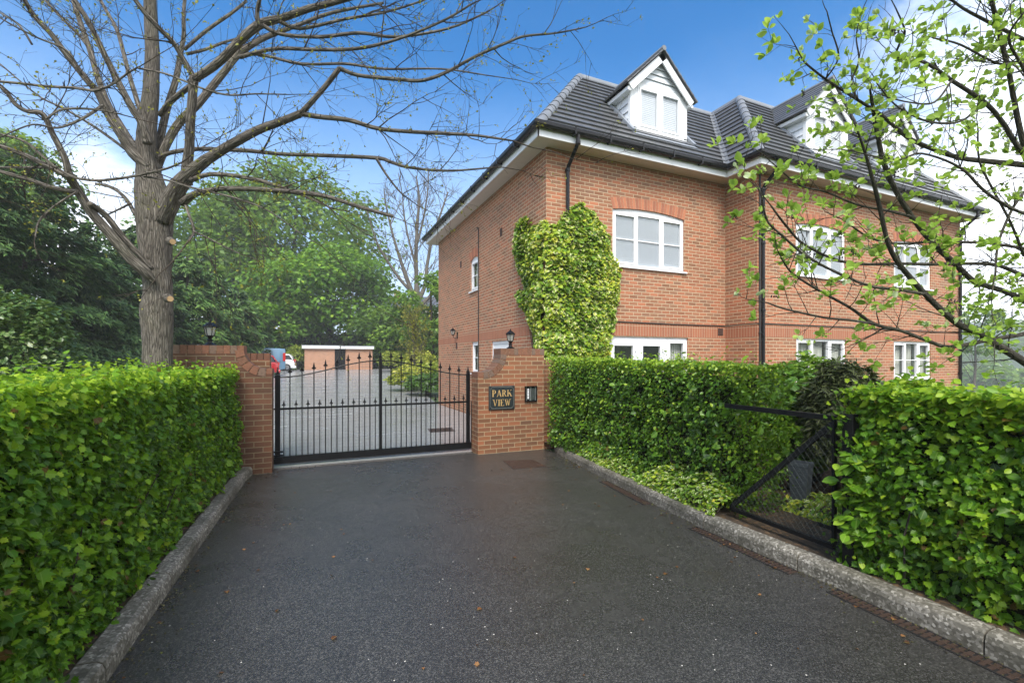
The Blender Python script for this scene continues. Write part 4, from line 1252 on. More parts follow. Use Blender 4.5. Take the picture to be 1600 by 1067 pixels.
MH = [on_kerb(offset_line(KR, -o), d) for d, o in ((4.45, .29), (4.9, .28), (5.5, .25), (6.4, .17), (7.3, .07))]+[cw(.66, 8.02)]
hedge('clipped_hedge', 'dark small leaved box hedge clipped square beside the sign pillar', MH, -.62, .1, (1.53, 1.63),
      [(OVAL, M['privet'], 3400, .028, .052, .12, 1.65, .12), (OVAL, M['privet'], 130, .07, .105, .3, 1.3, .14)], seed=5.0, lump=.05)
NH = offset_line([cw(3.3, .9), on_kerb(KR, 1.6), on_kerb(KR, 2.5), on_kerb(KR, 3.24)], -.16)
near_hedge = hedge('clipped_hedge', 'large leaved bright green hedge at the near right beyond the black gatepost', NH, -1.0, .1, (1.39, 1.37),
      [(LOBED, M['hedge'], 3600, .026, .054, .12, 1.5, .07), (LOBED, M['hedge'], 110, .06, .10, .2, 1.2, .18), (OVAL, M['hedge'], 600, .04, .07, .12, 1.5, -.03)], end0=False, seed=8.0, lump=.08)
def post_shoots():
    r = near_hedge; st = MB(); P, N, T = [], [], []
    o = on_kerb(offset_line(KR, -.30), 3.22)
    for i in range(16):
        a = Vector((o.x, o.y, R_.uniform(.25, 1.05))); u = (on_kerb(KR, 3.6)-on_kerb(KR, 3.2)).normalized(); out = Vector((u.y, -u.x, 0))
        out = out if out.dot(Vector((-C_, S_, 0))) > 0 else -out
        b = a+u*R_.uniform(.02, .22)+out*R_.uniform(.12, .24)+Vector((0, 0, R_.uniform(-.05, .10))); m = a.lerp(b, .5)+Vector((0, 0, .04))
        st.tube([a, m, b], [.004, .003, .0015], 4)
        for k in range(9):
            t = R_.uniform(.25, 1); q = a.lerp(m, t*2) if t < .5 else m.lerp(b, t*2-1)
            P.append(tuple(q+rvec()*.02)); N.append(tuple(Vector((0, 0, .8))+out*.5+rvec()*.4)); T.append(tuple((b-a).normalized()*.5+rvec()*.7-Vector((0, 0, .2))))
    P = np.array(P); n = len(P)
    leaf_mesh('shoots', OVAL, toward(r, P), np.array(N), np.array(T), rng.uniform(.055, .11, n), .62+.2*rng.normal(0, 1, n), M['privet'], r)
    local(st, r).build('shoot_stems', M['bark_dark'], r)
def rvec(): return Vector((R_.gauss(0, 1), R_.gauss(0, 1), R_.gauss(0, 1))).normalized()
post_shoots()
BH = [cw(3.9, 3.55), cw(5.0, 4.2), cw(7.5, 5.6), cw(11.5, 8.0)]
hedge('clipped_hedge', 'distant stretch of pale green hedge running right behind the nearest hedge', BH, 1.0, .1, (1.10, 1.02),
      [(LOBED, M['hedge'], 620, .05, .085, .6, 1.3, .12)], end0=False, end1=False, seed=12.0, lump=.05)

def ground_cover(name, label, line, off, w, h, n, mat, lo, hi, cat='ground cover'):
    L0 = offset_line(line, off); o = L0[0]; root = empty(name, (o.x, o.y, 0), label=label, cat=cat)
    P = np.array([tuple(p) for p in L0]); cum = np.concatenate([[0], np.cumsum(np.linalg.norm(np.diff(P, axis=0), axis=1))])
    N = unit(np.array([tuple((b-a)) for a, b in zip(offset_line(line, 0), offset_line(line, 1.0))]))
    s = rng.uniform(0, cum[-1], n); a = rng.uniform(0, 1, n)
    b = np.stack([np.interp(s, cum, P[:, k]) for k in range(3)], 1); nn = unit(np.stack([np.interp(s, cum, N[:, k]) for k in range(3)], 1))
    th = a*math.pi*.55; r = 1+.25*wob(b+a[:, None], 5.0, 2)
    hh = h*(.75+.25*np.sin(s*3.1)+.15*np.sin(s*7.7))
    p = b+nn*((np.cos(th)-1)*w*r)[:, None]; p[:, 2] = .10+np.sin(th)*hh*r-rng.uniform(0, .05, n)
    out = nn*np.cos(th)[:, None]+np.array([0, 0, 1.0])*np.sin(th)[:, None]
    tint = .54+.2*rng.normal(0, 1, n)+.2*wob(p, 2.4, 7)
    leaf_mesh('foliage', OVAL, toward(root, p+out*.0), unit(out*.8+np.array([0, 0, .5])+rng.normal(0, .4, (n, 3))), out*.5-np.array([0, 0, .4])+rng.normal(0, .6, (n, 3)), rng.uniform(lo, hi, n), tint, mat, root)
    st = MB()
    for i in range(40):
        k = R_.randrange(n); q = b[k]; st.tube([(q[0], q[1], .08), tuple(p[k])], [.005, .002], 4)
    local(st, root).build('stems', M['bark_dark'], root)
ground_cover('ground_cover', 'yellow and cream variegated creeper spilling over the right kerb below the box hedge', [on_kerb(KR, 4.3), on_kerb(KR, 5.3), on_kerb(KR, 6.4), on_kerb(KR, 7.7)], -.07, .26, .30, 6500, M['euonymus'], .028, .055)
ground_cover('ground_cover', 'low cream edged ivy trailing over the soil inside the black garden gate', [cw(2.95, 3.95), cw(2.85, 4.2), cw(2.7, 4.6)], 0, .30, .20, 900, M['euonymus'], .03, .055)

def shrub(name, label, c, rx, rz, n, tmpl, mat, lo, hi, tsh=0, cat='shrub', seed=1, stems=True, group=None, spiky=0, rag=.22):
    root = empty(name, (c[0], c[1], c[2]), label=label, cat=cat, group=group)
    d = unit(rng.normal(0, 1, (n, 3))); d[:, 2] = np.where(d[:, 2] < -.35, -d[:, 2], d[:, 2])
    r = np.clip(1+rag*wob(d*2.2, 2.0, seed)+.12*wob(d*5, 2, seed+4)-np.abs(rng.normal(0, .12, n)), .3, 1.4)
    p = np.stack([d[:, 0]*rx*r, d[:, 1]*rx*r, rz+d[:, 2]*rz*r], 1); p[:, 2] = np.maximum(p[:, 2], .02)
    ln = unit(d*.6+np.array([0, 0, .7])+rng.normal(0, .45, (n, 3))); tip = d*(.8+spiky)+np.array([0, 0, spiky-.2])+rng.normal(0, .5, (n, 3))
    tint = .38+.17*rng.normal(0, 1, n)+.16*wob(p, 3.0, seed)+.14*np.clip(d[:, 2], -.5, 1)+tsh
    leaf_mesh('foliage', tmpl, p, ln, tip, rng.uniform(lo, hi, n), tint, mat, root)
    st = MB()
    for i in range(max(7, int(rx*9))):
        a = R_.uniform(0, 6.28); k = R_.uniform(.2, .8)
        e = (math.cos(a)*rx*k, math.sin(a)*rx*k, rz*R_.uniform(1.0, 1.6))
        st.tube([(math.cos(a)*.05*rx, math.sin(a)*.05*rx, -.05), (e[0]*.5, e[1]*.5, e[2]*.55), e], [.02*rx+.006, .014*rx+.004, .003], 5)
    st.build('stems', M['bark_dark'], root)
    return root
def gz(p, z=0.0): return (p.x, p.y, z)
# behind the black gate
def at_px(px, d, z): return gz(cw((px-800)/FPX*d, d), z)
shrub('yew_bush', 'dark rounded yew bush behind the black garden gate', at_px(1318, 4.9, .1), .40, .74, 7000, FROND, M['yew'], .05, .10, cat='bush', seed=3, rag=.14)
shrub('leafy_shrub', 'bright green leafy shrub under the ground floor window left of the dark yew', at_px(1262, 6.6, .1), .72, .74, 4200, OVAL, M['shrub'], .06, .11, .12, seed=4)
shrub('leafy_shrub', 'bright green leafy shrub between the dark yew and the near right hedge', at_px(1385, 5.6, .1), .66, .60, 4000, LOBED, M['shrub'], .06, .10, .15, seed=6)
shrub('leafy_shrub', 'soft green shrub below the last ground floor window', at_px(1425, 9.5, .1), .8, .50, 3200, OVAL, M['shrub'], .08, .13, .16, seed=7)
shrub('rhododendron', 'dark strap leaved rhododendron just inside the black gate', at_px(1272, 5.7, .1), .45, .60, 1100, OVAL, M['privet'], .09, .14, -.02, seed=9, spiky=.3)
shrub('leafy_shrub', 'leafy laurel filling the gap between the box hedge and the planter', at_px(1228, 5.35, .1), .40, .50, 2200, OVAL, M['privet'], .06, .10, .10, seed=14)
# left background
shrub('speckled_laurel', 'rounded speckled laurel bush at the left edge beyond the hedge', at_px(22, 9.2, .1), .95, 1.40, 6500, OVAL, M['evergold'], .07, .12, .0, cat='bush', seed=11, rag=.10)

# ================================================================ ivy on the corner of the block
def wall_ivy():
    root = empty('wall_ivy', (4.32, 8.04, 0), label='yellow green variegated ivy climbing the corner of the brick block', cat='ivy')
    # outlines on the two walls: (distance from the corner, height)
    front = [(0, .3), (1.35, .3), (1.42, 1.5), (1.50, 2.2), (1.66, 2.9), (1.72, 3.35), (1.50, 3.8), (1.42, 4.1), (1.30, 4.38), (1.02, 4.68), (.62, 4.70), (.36, 4.52), (.22, 4.30), (0, 4.36)]
    side = [(0, .3), (.25, .3), (.30, 1.9), (.50, 2.3), (.95, 2.75), (1.25, 2.95), (1.12, 3.1), (.78, 3.1), (1.05, 3.5), (1.36, 3.95), (1.38, 4.3), (1.22, 4.62), (.86, 4.72), (.66, 4.60), (.60, 4.35), (.3, 4.30), (0, 4.36)]
    def inside(poly, x, z):
        c = np.zeros(len(x), bool); j = len(poly)-1
        for i in range(len(poly)):
            xi, zi = poly[i]; xj, zj = poly[j]
            cond = ((zi > z) != (zj > z)) & (x < (xj-xi)*(z-zi)/((zj-zi) if zj != zi else 1e-9)+xi)
            c ^= cond; j = i
        return c
    def edge(poly, x, z):
        d = np.full(len(x), 9.0)
        for i in range(1, len(poly)):
            a, b = np.array(poly[i-1]), np.array(poly[i]); ab = b-a
            if a[0] == 0 and b[0] == 0: continue
            t = np.clip(((x-a[0])*ab[0]+(z-a[1])*ab[1])/(ab@ab+1e-9), 0, 1); d = np.minimum(d, np.hypot(x-a[0]-t*ab[0], z-a[1]-t*ab[1]))
        return d
    P, N = [], []
    for poly, k, n in ((front, 0, 17000), (side, 1, 12000)):
        x = rng.uniform(0, 1.9, n); z = rng.uniform(.3, 4.9, n)
        q = np.stack([x, z, z*0+k], 1); sh = .07*wob(q, 4.5, 3)+.05*wob(q, 13.0, 5)
        m = inside(poly, x+sh, z+sh); x, z = x[m], z[m]
        th = .05+.15*np.clip(edge(poly, x, z)/.45, 0, 1)**.6*(1+.5*wob(np.stack([x, z, x*0+k], 1), 5.0, 6))
        th = th*rng.uniform(.55, 1.0, len(x))
        if k == 0: p = np.stack([4.32+x-.0, 8.04-th, z], 1); nn = np.tile([0.0, -1, 0], (len(x), 1)); cor = np.clip(1-x/.3, 0, 1); nn[:, 0] -= cor*.8; p[:, 0] -= cor*th*.8
        else: p = np.stack([4.32-th, 8.04+x, z], 1); nn = np.tile([-1.0, 0, 0], (len(x), 1)); cor = np.clip(1-x/.3, 0, 1); nn[:, 1] -= cor*.8; p[:, 1] -= cor*th*.8
        P.append(p); N.append(nn)
    p = np.concatenate(P); nn = unit(np.concatenate(N)); n = len(p)
    up = np.array([0, 0, 1.0])
    tint = .50+.24*rng.normal(0, 1, n)+.22*wob(p, 2.0, 2)
    leaf_mesh('foliage', LOBED, toward(root, p), unit(nn*.7+up*.55+rng.normal(0, .35, (n, 3))), nn*.4-up*.7+rng.normal(0, .5, (n, 3)), rng.uniform(.06, .115, n), tint, M['ivy'], root)
    st = MB()
    for i in range(26):
        x = R_.uniform(.05, 1.2); z = R_.uniform(2.0, 4.3); xm = x*.6+.2
        st.tube([(4.32+xm*.7, 8.02, .1), (4.32+xm, 8.015, z*.5), (4.32+x, 8.02, z)], [.018, .012, .004], 5)
    for i in range(14):
        x = R_.uniform(.05, 1.1); z = R_.uniform(2.4, 4.3)
        st.tube([(4.30, 8.04+x*.15, .1), (4.295, 8.04+x*.4, z*.5), (4.30, 8.04+x, z)], [.016, .010, .004], 5)
    local(st, root).build('stems', M['bark_dark'], root)
wall_ivy()

# ================================================================ black garden gate, post, planter
def garden_gate():
    A = on_kerb(offset_line(KR, -.22), 3.42); B = on_kerb(offset_line(KR, -.26), 4.38)
    u = (B-A).normalized(); n = Vector((-u.y, u.x, 0)); L = (B-A).length
    root = empty('garden_gate', (A.x, A.y, .1), label='low black timber garden gate with diagonal brace and diamond wire mesh', cat='gate')
    def W(s, z, o=0): p = A+u*s+n*o; return Vector((p.x, p.y, z))
    m = MB(); m.obox(A, u, n, UPZ, (.03, L+.06), (-.018, .018), (1.14, 1.18)); local(m, root).build('top_rail', M['blackwood'], root)
    m = MB(); m.obox(A, u, n, UPZ, (.05, L), (-.018, .018), (.175, .21)); local(m, root).build('bottom_rail', M['blackwood'], root)
    m = MB(); a, b = W(.06, 1.12), W(L-.02, .22); d = (b-a).normalized(); m.obox(a, d, n, d.cross(n), (0, (b-a).length), (-.015, .015), (-.019, .019)); local(m, root).build('diagonal_brace', M['blackwood'], root)
    m = MB(); m.obox(A, u, n, UPZ, (.042, .062), (-.016, .016), (.211, 1.139)); local(m, root).build('stile', M['blackwood'], root)
    w = MB(); st = .055
    H0, H1 = .21, 1.13
    for sgn in (1, -1):
        c = -2.0
        while c < 3.0:
            # line z = sgn*s*1.25 + c clipped to the panel
            pts = []
            for s in (.06, L-.03):
                z = sgn*s*1.25+c
                pts.append((s, z))
            (s0, z0), (s1, z1) = pts
            def clip(zc):
                return s0+(zc-z0)*(s1-s0)/(z1-z0)
            lo, hi = min(z0, z1), max(z0, z1)
            if hi > H0 and lo < H1:
                q = []
                for (s, z) in pts:
                    if z < H0: q.append((clip(H0), H0))
                    elif z > H1: q.append((clip(H1), H1))
                    else: q.append((s, z))
                # the wire above the brace has rusted away towards the hedge
                def keep(s, z): return z < 1.16-.92*(s-.06)/(L-.08)
                ks = [k/24 for k in range(25) if keep(q[0][0]+(q[1][0]-q[0][0])*k/24, q[0][1]+(q[1][1]-q[0][1])*k/24)]
                if len(ks) < 2: c += st*1.25; continue
                q = [(q[0][0]+(q[1][0]-q[0][0])*k, q[0][1]+(q[1][1]-q[0][1])*k) for k in (ks[0], ks[-1])]
                w.tube([W(q[0][0], q[0][1], .024+.001*sgn), W(q[1][0], q[1][1], .024+.001*sgn)], .0007, 4, cap=False)
            c += st*1.25
    local(w, root).build('wire_mesh', M['greenwire'], root)
    for z in (.30, 1.0):
        h = MB(); h.obox(A, u, n, UPZ, (-.01, .2), (-.030, -.022), (z, z+.03)); local(h, root).build('strap_hinge', M['blackmetal'], root)
    A2 = on_kerb(offset_line(KR, -.22), 3.36)
    rp = empty('gate_post', (A2.x, A2.y, .1), label='square black timber post carrying the low garden gate', cat='post')
    p = MB(); p.loft([[(A2.x+x*k, A2.y+y*k, z) for x, y in ((-.038, -.038), (.038, -.038), (.038, .038), (-.038, .038))] for z, k in ((-.1, 1), (.6, 1.0), (1.19, 1.0), (1.205, .9))])
    local(p, rp).build('post', M['blackwood'], rp, bevel=.004)
    p = MB(); p.lathe([(.012, 0), (.012, .01)], (0, 0, 1.11), 8); p.build('bolt', M['blackmetal'], rp)
M['blackwood'] = m_plain('black_stained_timber', (.006, .006, .006), .55, var=.5, scale=25, spec=.2, bump=.4, bscale=60)
M['greenwire'] = m_plain('dull_green_wire', (.05, .065, .058), .5)
garden_gate()
def planter():
    c = at_px(1251, 4.62, .1)
    root = empty('tall_planter', c, label='tall dark slate grey planter on the soil behind the garden gate', cat='planter')
    m = MB(); 
    def rg(h, z): return [(-h, -h, z), (h, -h, z), (h, h, z), (-h, h, z)]
    m.loft([rg(.060, 0), rg(.060, .01), rg(.088, .44), rg(.092, .445), rg(.092, .475), rg(.080, .475), rg(.076, .43)], cap=True)
    m.build('pot', m_plain('slate_effect_pot', (.045, .055, .065), .5, var=.3, scale=20, bump=.6, bscale=45), root)
    s = MB(); s.box(-.075, .075, -.075, .075, .40, .432); s.build('compost', M['soil'], root)
    root.rotation_euler = (0, 0, .3)
planter()
# ================================================================ trees
def catmull(pts, k=5):
    """pts of (Vector, radius) -> smooth list"""
    if len(pts) < 3: return pts
    out = []
    for i in range(len(pts)-1):
        p0 = pts[max(i-1, 0)]; p1, p2 = pts[i], pts[i+1]; p3 = pts[min(i+2, len(pts)-1)]
        for j in range(k):
            t = j/k
            v = .5*((2*p1[0])+(p2[0]-p0[0])*t+(2*p0[0]-5*p1[0]+4*p2[0]-p3[0])*t*t+(3*p1[0]-p0[0]-3*p2[0]+p3[0])*t**3)
            out.append((v, p1[1]+(p2[1]-p1[1])*t))
    out.append(pts[-1]); return out
def rvec(): return Vector((R_.gauss(0, 1), R_.gauss(0, 1), R_.gauss(0, 1))).normalized()
class Bare:
    """a tree grown from surveyed limbs: limbs are (px, py, width px) seen at a distance running d0..d1"""
    def __init__(s): s.thick = MB(); s.thin = MB(); s.tips = []; s.nodes = []; s.limbs = []
    def limb(s, pts, d0, d1, thick=True, n=10, spawn=True, sp=1.0, wk=1.0, up=.25):
        q = []
        for i, (px, py, w) in enumerate(pts):
            d = d0+(d1-d0)*i/(len(pts)-1); q.append((sight(px, py, d), max(.0020, w*wk*d/FPX/2/math.hypot(1, (px-800)/FPX))))
        q = catmull(q, 5)
        q = [(p+rvec()*r*.025, r*R_.uniform(.985, 1.015)) for p, r in q]
        (s.thick if thick else s.thin).tube([p for p, _ in q], [r for _, r in q], n)
        if spawn: s.limbs.append((q, sp, up))
        return q
    def twig(s, p, d, L, r, lvl, up, droop=0.0):
        k = 5 if lvl < 2 else 4
        pts = [p]; q = p.copy(); dd = d.copy()
        for i in range(k):
            dd = (dd+rvec()*.20+Vector((0, 0, up*.10))).normalized(); q = q+dd*(L/k); pts.append(q.copy())
        rs = [max(.0011, r*(1-.80*i/k)) for i in range(k+1)]
        s.thin.tube(pts, rs, 5 if r > .006 else 4, cap=False)
        s.tips.append((pts[-1], dd.copy(), r))
        for i in range(1, k+1):
            if R_.random() < .5: s.nodes.append((pts[i], dd.copy()))
        if lvl >= 3 or L < .12: return
        m = int(R_.uniform(1.6, 3.6)*min(1.3, L/.45)+.4)
        for i in range(m):
            t = R_.uniform(.25, .95); a = pts[int(t*k)].lerp(pts[min(k, int(t*k)+1)], t*k-int(t*k))
            ax = rvec(); cd = (dd+(ax-dd*ax.dot(dd)).normalized()*R_.uniform(.55, 1.15)).normalized()
            s.twig(a, cd, L*R_.uniform(.40, .68), max(.0016, r*.58), lvl+1, up)
    def grow(s, per_m=2.2, l0=.35, l1=1.1, start=.25, lvl0=1, rk=.45):
        for q, sp, up in s.limbs:
            L = sum((q[i+1][0]-q[i][0]).length for i in range(len(q)-1)); n = int(L*per_m*sp)
            for i in range(n):
                t = R_.uniform(start, 1.0); j = min(len(q)-2, int(t*(len(q)-1)))
                p, r = q[j]; T = (q[j+1][0]-p).normalized(); ax = rvec()
                d = (T*.75+(ax-T*ax.dot(T)).normalized()*R_.uniform(.6, 1.2)+Vector((0, 0, up*R_.uniform(0, 1)))).normalized()
                ln = R_.uniform(l0, l1)*(1-.35*t)
                s.twig(p+ax*0, d, ln, min(r*.55, ln*.010*rk/.45+.0015), lvl0, up)
            p, r = q[-1]; T = (q[-1][0]-q[-2][0]).normalized()
            if r < .012: s.twig(p, T, R_.uniform(l0, l1), r*.9, 1, up)

def front_tree():
    T = Bare(); D = 5.6
    trunk = [(247, 640, 54), (247, 590, 50), (246, 540, 49), (245, 505, 53), (245, 485, 55), (247, 460, 49), (245, 430, 48), (243, 400, 54), (242, 365, 58), (241, 335, 62), (238, 305, 58), (233, 275, 44), (231, 250, 38), (229, 225, 35), (231, 190, 31), (236, 140, 27), (238, 80, 24), (235, 20, 22), (234, -40, 20), (238, -120, 16), (230, -220, 11), (236, -300, 6)]
    T.limb(trunk, D, D+.1, n=22, spawn=False)
    def b(pts, d1, d0=D, **k): T.limb(pts, d0, d1, wk=.9, **k)
    # right hand limb and its forks
    b([(255, 345, 34), (268, 312, 37), (285, 284, 32), (312, 258, 23), (345, 236, 19), (400, 205, 16), (440, 190, 14), (471, 177, 13)], 5.1, up=.3, n=14)
    b([(470, 178, 11), (500, 145, 9), (531, 107, 9)], 4.95, 5.1, sp=.4)
    b([(531, 107, 8), (560, 118, 6.5), (620, 124, 6.5), (660, 126, 6), (700, 112, 5.5), (740, 90, 5), (790, 68, 4.5), (820, 57, 4), (870, 52, 3), (915, 43, 2)], 5.0, 4.95, up=.15)
    b([(471, 178, 10), (500, 183, 9), (545, 188, 8), (590, 201, 7), (640, 206, 6.5), (700, 209, 6), (745, 212, 4.5), (800, 220, 3)], 5.2, 5.1, up=.1)
    b([(292, 288, 22), (292, 262, 20), (296, 230, 18), (297, 200, 17), (300, 160, 17), (303, 121, 17)], 5.2, 5.5, n=12, sp=.6)
    b([(303, 124, 15), (330, 107, 16), (352, 88, 16), (375, 64, 16), (405, 39, 17), (440, 29, 13), (480, 15, 12), (540, -1, 10), (610, -22, 8), (690, -50, 5)], 4.9, 5.2, n=12)
    b([(404, 42, 9), (402, 18, 8), (406, -8, 7), (400, -60, 4)], 4.8, 4.95, sp=.6)
    b([(303, 122, 12), (286, 92, 10), (270, 66, 10), (250, 46, 10), (226, 20, 10), (205, -10, 9), (180, -60, 6)], 4.7, 5.2, n=10)
    # left side limbs sweeping up
    b([(232, 262, 24), (208, 240, 22), (190, 213, 18), (170, 180, 17), (153, 145, 15), (138, 128, 14), (107, 90, 13), (82, 56, 12), (53, 25, 11), (35, -6, 10), (5, -60, 7)], 5.0, n=12)
    b([(222, 235, 16), (205, 222, 16), (194, 205, 15), (169, 163, 13), (152, 118, 12), (139, 74, 11), (124, 31, 10), (113, -5, 9), (100, -60, 6)], 6.3, D+.1, n=10, sp=.8)
    b([(139, 76, 7), (124, 56, 7), (93, 25, 6), (66, -4, 5)], 6.4, 6.1, sp=.7)
    b([(231, 225, 18), (222, 193, 17), (208, 172, 15), (191, 141, 14), (174, 107, 13), (157, 73, 12), (138, 34, 11), (113, -6, 10), (90, -60, 7)], 5.1, D-.1, n=10)
    b([(226, 195, 10), (214, 157, 10), (202, 118, 9), (194, 87, 8), (183, 48, 8), (166, 17, 7), (152, -8, 6)], 6.2, D+.2, sp=.8)
    # centre right risers
    b([(242, 262, 16), (246, 238, 16), (261, 170, 14), (275, 124, 12), (281, 90, 10), (287, 56, 8), (287, 20, 7), (291, -20, 6)], 6.4, D+.1, n=10, sp=.7)
    b([(288, 78, 7), (323, 48, 7), (363, 20, 6), (385, 2, 5)], 6.5, 6.3, sp=.8)
    b([(291, 85, 6), (320, 78, 6), (349, 67, 5), (372, 60, 3)], 6.6, 6.3)
    b([(243, 268, 17), (262, 222, 16), (281, 191, 16), (309, 163, 15), (346, 118, 13), (371, 87, 12), (394, 70, 11), (422, 56, 9), (470, 38, 7), (520, 20, 6), (600, 5, 4)], 6.3, D+.1, n=10)
    b([(250, 180, 11), (268, 158, 11), (298, 134, 10), (302, 126, 8)], 5.22, 5.6, spawn=False)
    # the low left bough
    b([(240, 440, 14), (226, 424, 23), (205, 405, 23), (182, 378, 22), (160, 352, 21), (140, 328, 20), (122, 298, 18), (112, 282, 19), (107, 271, 18)], 4.9, 5.45, n=14, spawn=False)
    b([(238, 420, 10), (215, 396, 12), (190, 368, 13), (168, 340, 13), (152, 326, 13), (140, 318, 12)], 5.04, 5.5, spawn=False)
    b([(108, 275, 14), (102, 250, 14), (91, 226, 13), (80, 205, 12), (72, 186, 12), (62, 176, 12), (42, 174, 10), (24, 163, 10), (8, 142, 9), (-20, 120, 7)], 4.6, 4.9)
    b([(110, 278, 14), (92, 268, 14), (66, 256, 14), (40, 243, 12), (10, 232, 11), (-40, 215, 8)], 4.7, 4.9)
    b([(122, 300, 12), (100, 297, 12), (73, 291, 11), (48, 282, 10), (20, 274, 10), (-20, 262, 8)], 4.8, 5.0)
    b([(70, 262, 6), (45, 262, 6), (15, 262, 5), (-20, 260, 4)], 5.3, 5.0)
    b([(212, 336, 8), (196, 310, 8), (176, 294, 7), (150, 287, 5)], 6.2, 5.6, sp=.4)
    b([(204, 318, 5), (180, 330, 4), (158, 340, 3)], 6.0, 5.6, sp=1)
    b([(72, 186, 5), (95, 172, 5), (130, 170, 5), (160, 173, 4), (185, 178, 3)], 5.0, 4.6, sp=.6)
    # long boughs to the right
    b([(285, 318, 16), (305, 303, 13), (340, 296, 10), (378, 295, 10), (420, 297, 9), (470, 301, 9), (510, 307, 8), (560, 323, 7), (614, 338, 6)], 4.6, 5.3, up=.0)
    b([(298, 282, 11), (325, 273, 9), (360, 274, 8), (400, 281, 8), (425, 288, 7), (455, 298, 5), (520, 326, 3)], 5.0, 5.4, up=.0)
    b([(243, 262, 10), (252, 246, 9), (270, 238, 9), (310, 233, 9), (350, 234, 8), (390, 236, 8), (440, 241, 7), (500, 243, 7), (588, 247, 7), (612, 254, 6), (640, 262, 5), (700, 267, 4), (770, 262, 2.5)], 5.4, D+.1, up=.1)
    b([(588, 248, 5), (605, 275, 4), (625, 300, 3), (640, 312, 2)], 5.5, 5.4, sp=1.2)
    b([(375, 90, 8), (410, 80, 7), (440, 76, 7), (500, 78, 6.5), (560, 76, 6), (620, 62, 5), (690, 34, 4), (735, 8, 3)], 4.7, 5.0, up=.05)
    b([(350, 92, 8), (400, 85, 6), (470, 100, 5), (540, 100, 5), (600, 108, 4), (690, 108, 3), (760, 118, 2)], 6.2, 6.2, up=.05)
    b([(410, 40, 8), (440, 54, 7), (500, 58, 6.5), (560, 52, 6), (620, 58, 5), (700, 45, 4), (760, 20, 3)], 5.1, 4.95, up=.05)
    b([(437, 34, 7), (470, 45, 6), (540, 30, 5), (600, 20, 4), (660, 2, 3)], 5.4, 5.0, up=.1)
    # fine cross boughs
    b([(-10, 127, 6), (35, 131, 6), (70, 135, 6), (118, 138, 6), (146, 142, 6), (165, 137, 5), (182, 128, 4.5), (202, 113, 4), (219, 104, 3)], 4.2, 4.2)
    b([(216, 107, 4), (253, 114, 4), (281, 124, 4), (323, 141, 4), (360, 149, 3.5), (400, 147, 3), (450, 148, 2)], 4.2, 4.2)
    b([(100, 270, 6), (118, 278, 6), (145, 282, 6), (169, 281, 6), (200, 277, 5.5), (235, 270, 5), (262, 263, 4.5), (284, 254, 3)], 4.5, 4.7)
    b([(225, 276, 4.5), (262, 282, 4), (295, 292, 4), (330, 300, 4), (375, 312, 3.5), (420, 330, 3), (470, 365, 2)], 4.5, 4.6, up=-.3)
    b([(289, 318, 6), (296, 338, 6), (303, 362, 5), (292, 380, 4)], 5.0, 5.3, sp=.6, up=-.5)
    b([(303, 362, 4), (325, 372, 3.5), (350, 385, 3), (378, 398, 2)], 4.9, 5.0, up=-.4)
    b([(0, 210, 5), (40, 222, 6), (78, 255, 6), (88, 262, 7)], 4.7, 4.7)
    b([(50, 70, 5), (30, 40, 5), (0, 20, 4), (-20, 0, 4)], 5.0, 5.1)
    b([(128, 118, 6), (105, 80, 5), (60, 60, 4), (20, 40, 4), (-10, 22, 3)], 4.6, 5.0)
    b([(160, 165, 7), (130, 185, 6), (90, 200, 5), (50, 195, 4), (0, 215, 3)], 4.5, 5.1)
    b([(205, 240, 7), (150, 200, 6), (100, 170, 5), (60, 150, 4), (0, 100, 3)], 5.8, 5.6)
    b([(120, 300, 5), (88, 320, 4), (62, 344, 4), (55, 370, 3)], 4.4, 4.9, up=-.3)
    T.grow(per_m=3.7, l0=.30, l1=1.2, rk=.30)
    for q, _, _ in T.limbs:
        for (p, r), (p2, r2) in zip(q, q[1:]):
            if r > .045: continue
            for k in range(R_.choice((0, 1, 1, 2))):
                t = (p2-p).normalized(); ax = rvec(); o = (ax-t*ax.dot(t)).normalized(); a = p.lerp(p2, R_.random()); L = R_.uniform(.012, .05)
                T.thin.tube([a+o*r*.7, a+o*(r+L*.6)+t*L*.2, a+o*(r+L)+t*L*.5], [.0045, .0035, .0025], 4, cap=False)
                if R_.random() < .25: T.tips.append((a+o*(r+L), o, .002))
    base = sight(247, 640, D); base.z = 0
    root = empty('bare_tree', base, label='large spreading tree with grey ridged bark and opening buds behind the left hedge', cat='tree')
    # burrs, the branch collar and pruned stubs
    f = cw((247-800)/FPX*D, D); trunk_root = MB()
    trunk_root.tube([(base.x, base.y, -.1), (base.x, base.y, .3), tuple(sight(247, 640, D))], [.27, .20, .172], 22)
    T.thick.add(trunk_root.v, trunk_root.f, [trunk_root.uv[i] for i in range(len(trunk_root.f))])
    tr = local(T.thick, root).build('trunk', M['bark'], root, smooth=True)
    local(T.thin, root).build('crown', M['bark_twig'], root, smooth=True)
    for px, py, d, r in ((262, 466, 5.42, .040), (266, 377, 5.45, .038)):
        c = sight(px, py, d); e = sight(px+(4 if px > 240 else -3), py+1, d-.10)
        m = MB(); m.tube([c, c.lerp(e, .6), e], [r*1.35, r*1.05, r*.9], 12); local(m, root).build('branch_stub', M['bark'], root)
        if px > 240:
            m = MB(); u = (e-c).normalized(); m.tube([e-u*.003, e+u*.003], [r*.82, r*.80], 12); local(m, root).build('pruning_cut', M['cutwood'], root)
    # opening buds: small clusters on the twigs
    P, Nn, Tt = [], [], []
    for p, d, r in T.tips:
        for k in range(R_.choice((0, 1, 2, 3))):
            P.append(p+rvec()*.015); Nn.append(rvec()+Vector((0, 0, .6))); Tt.append(d+rvec()*.8)
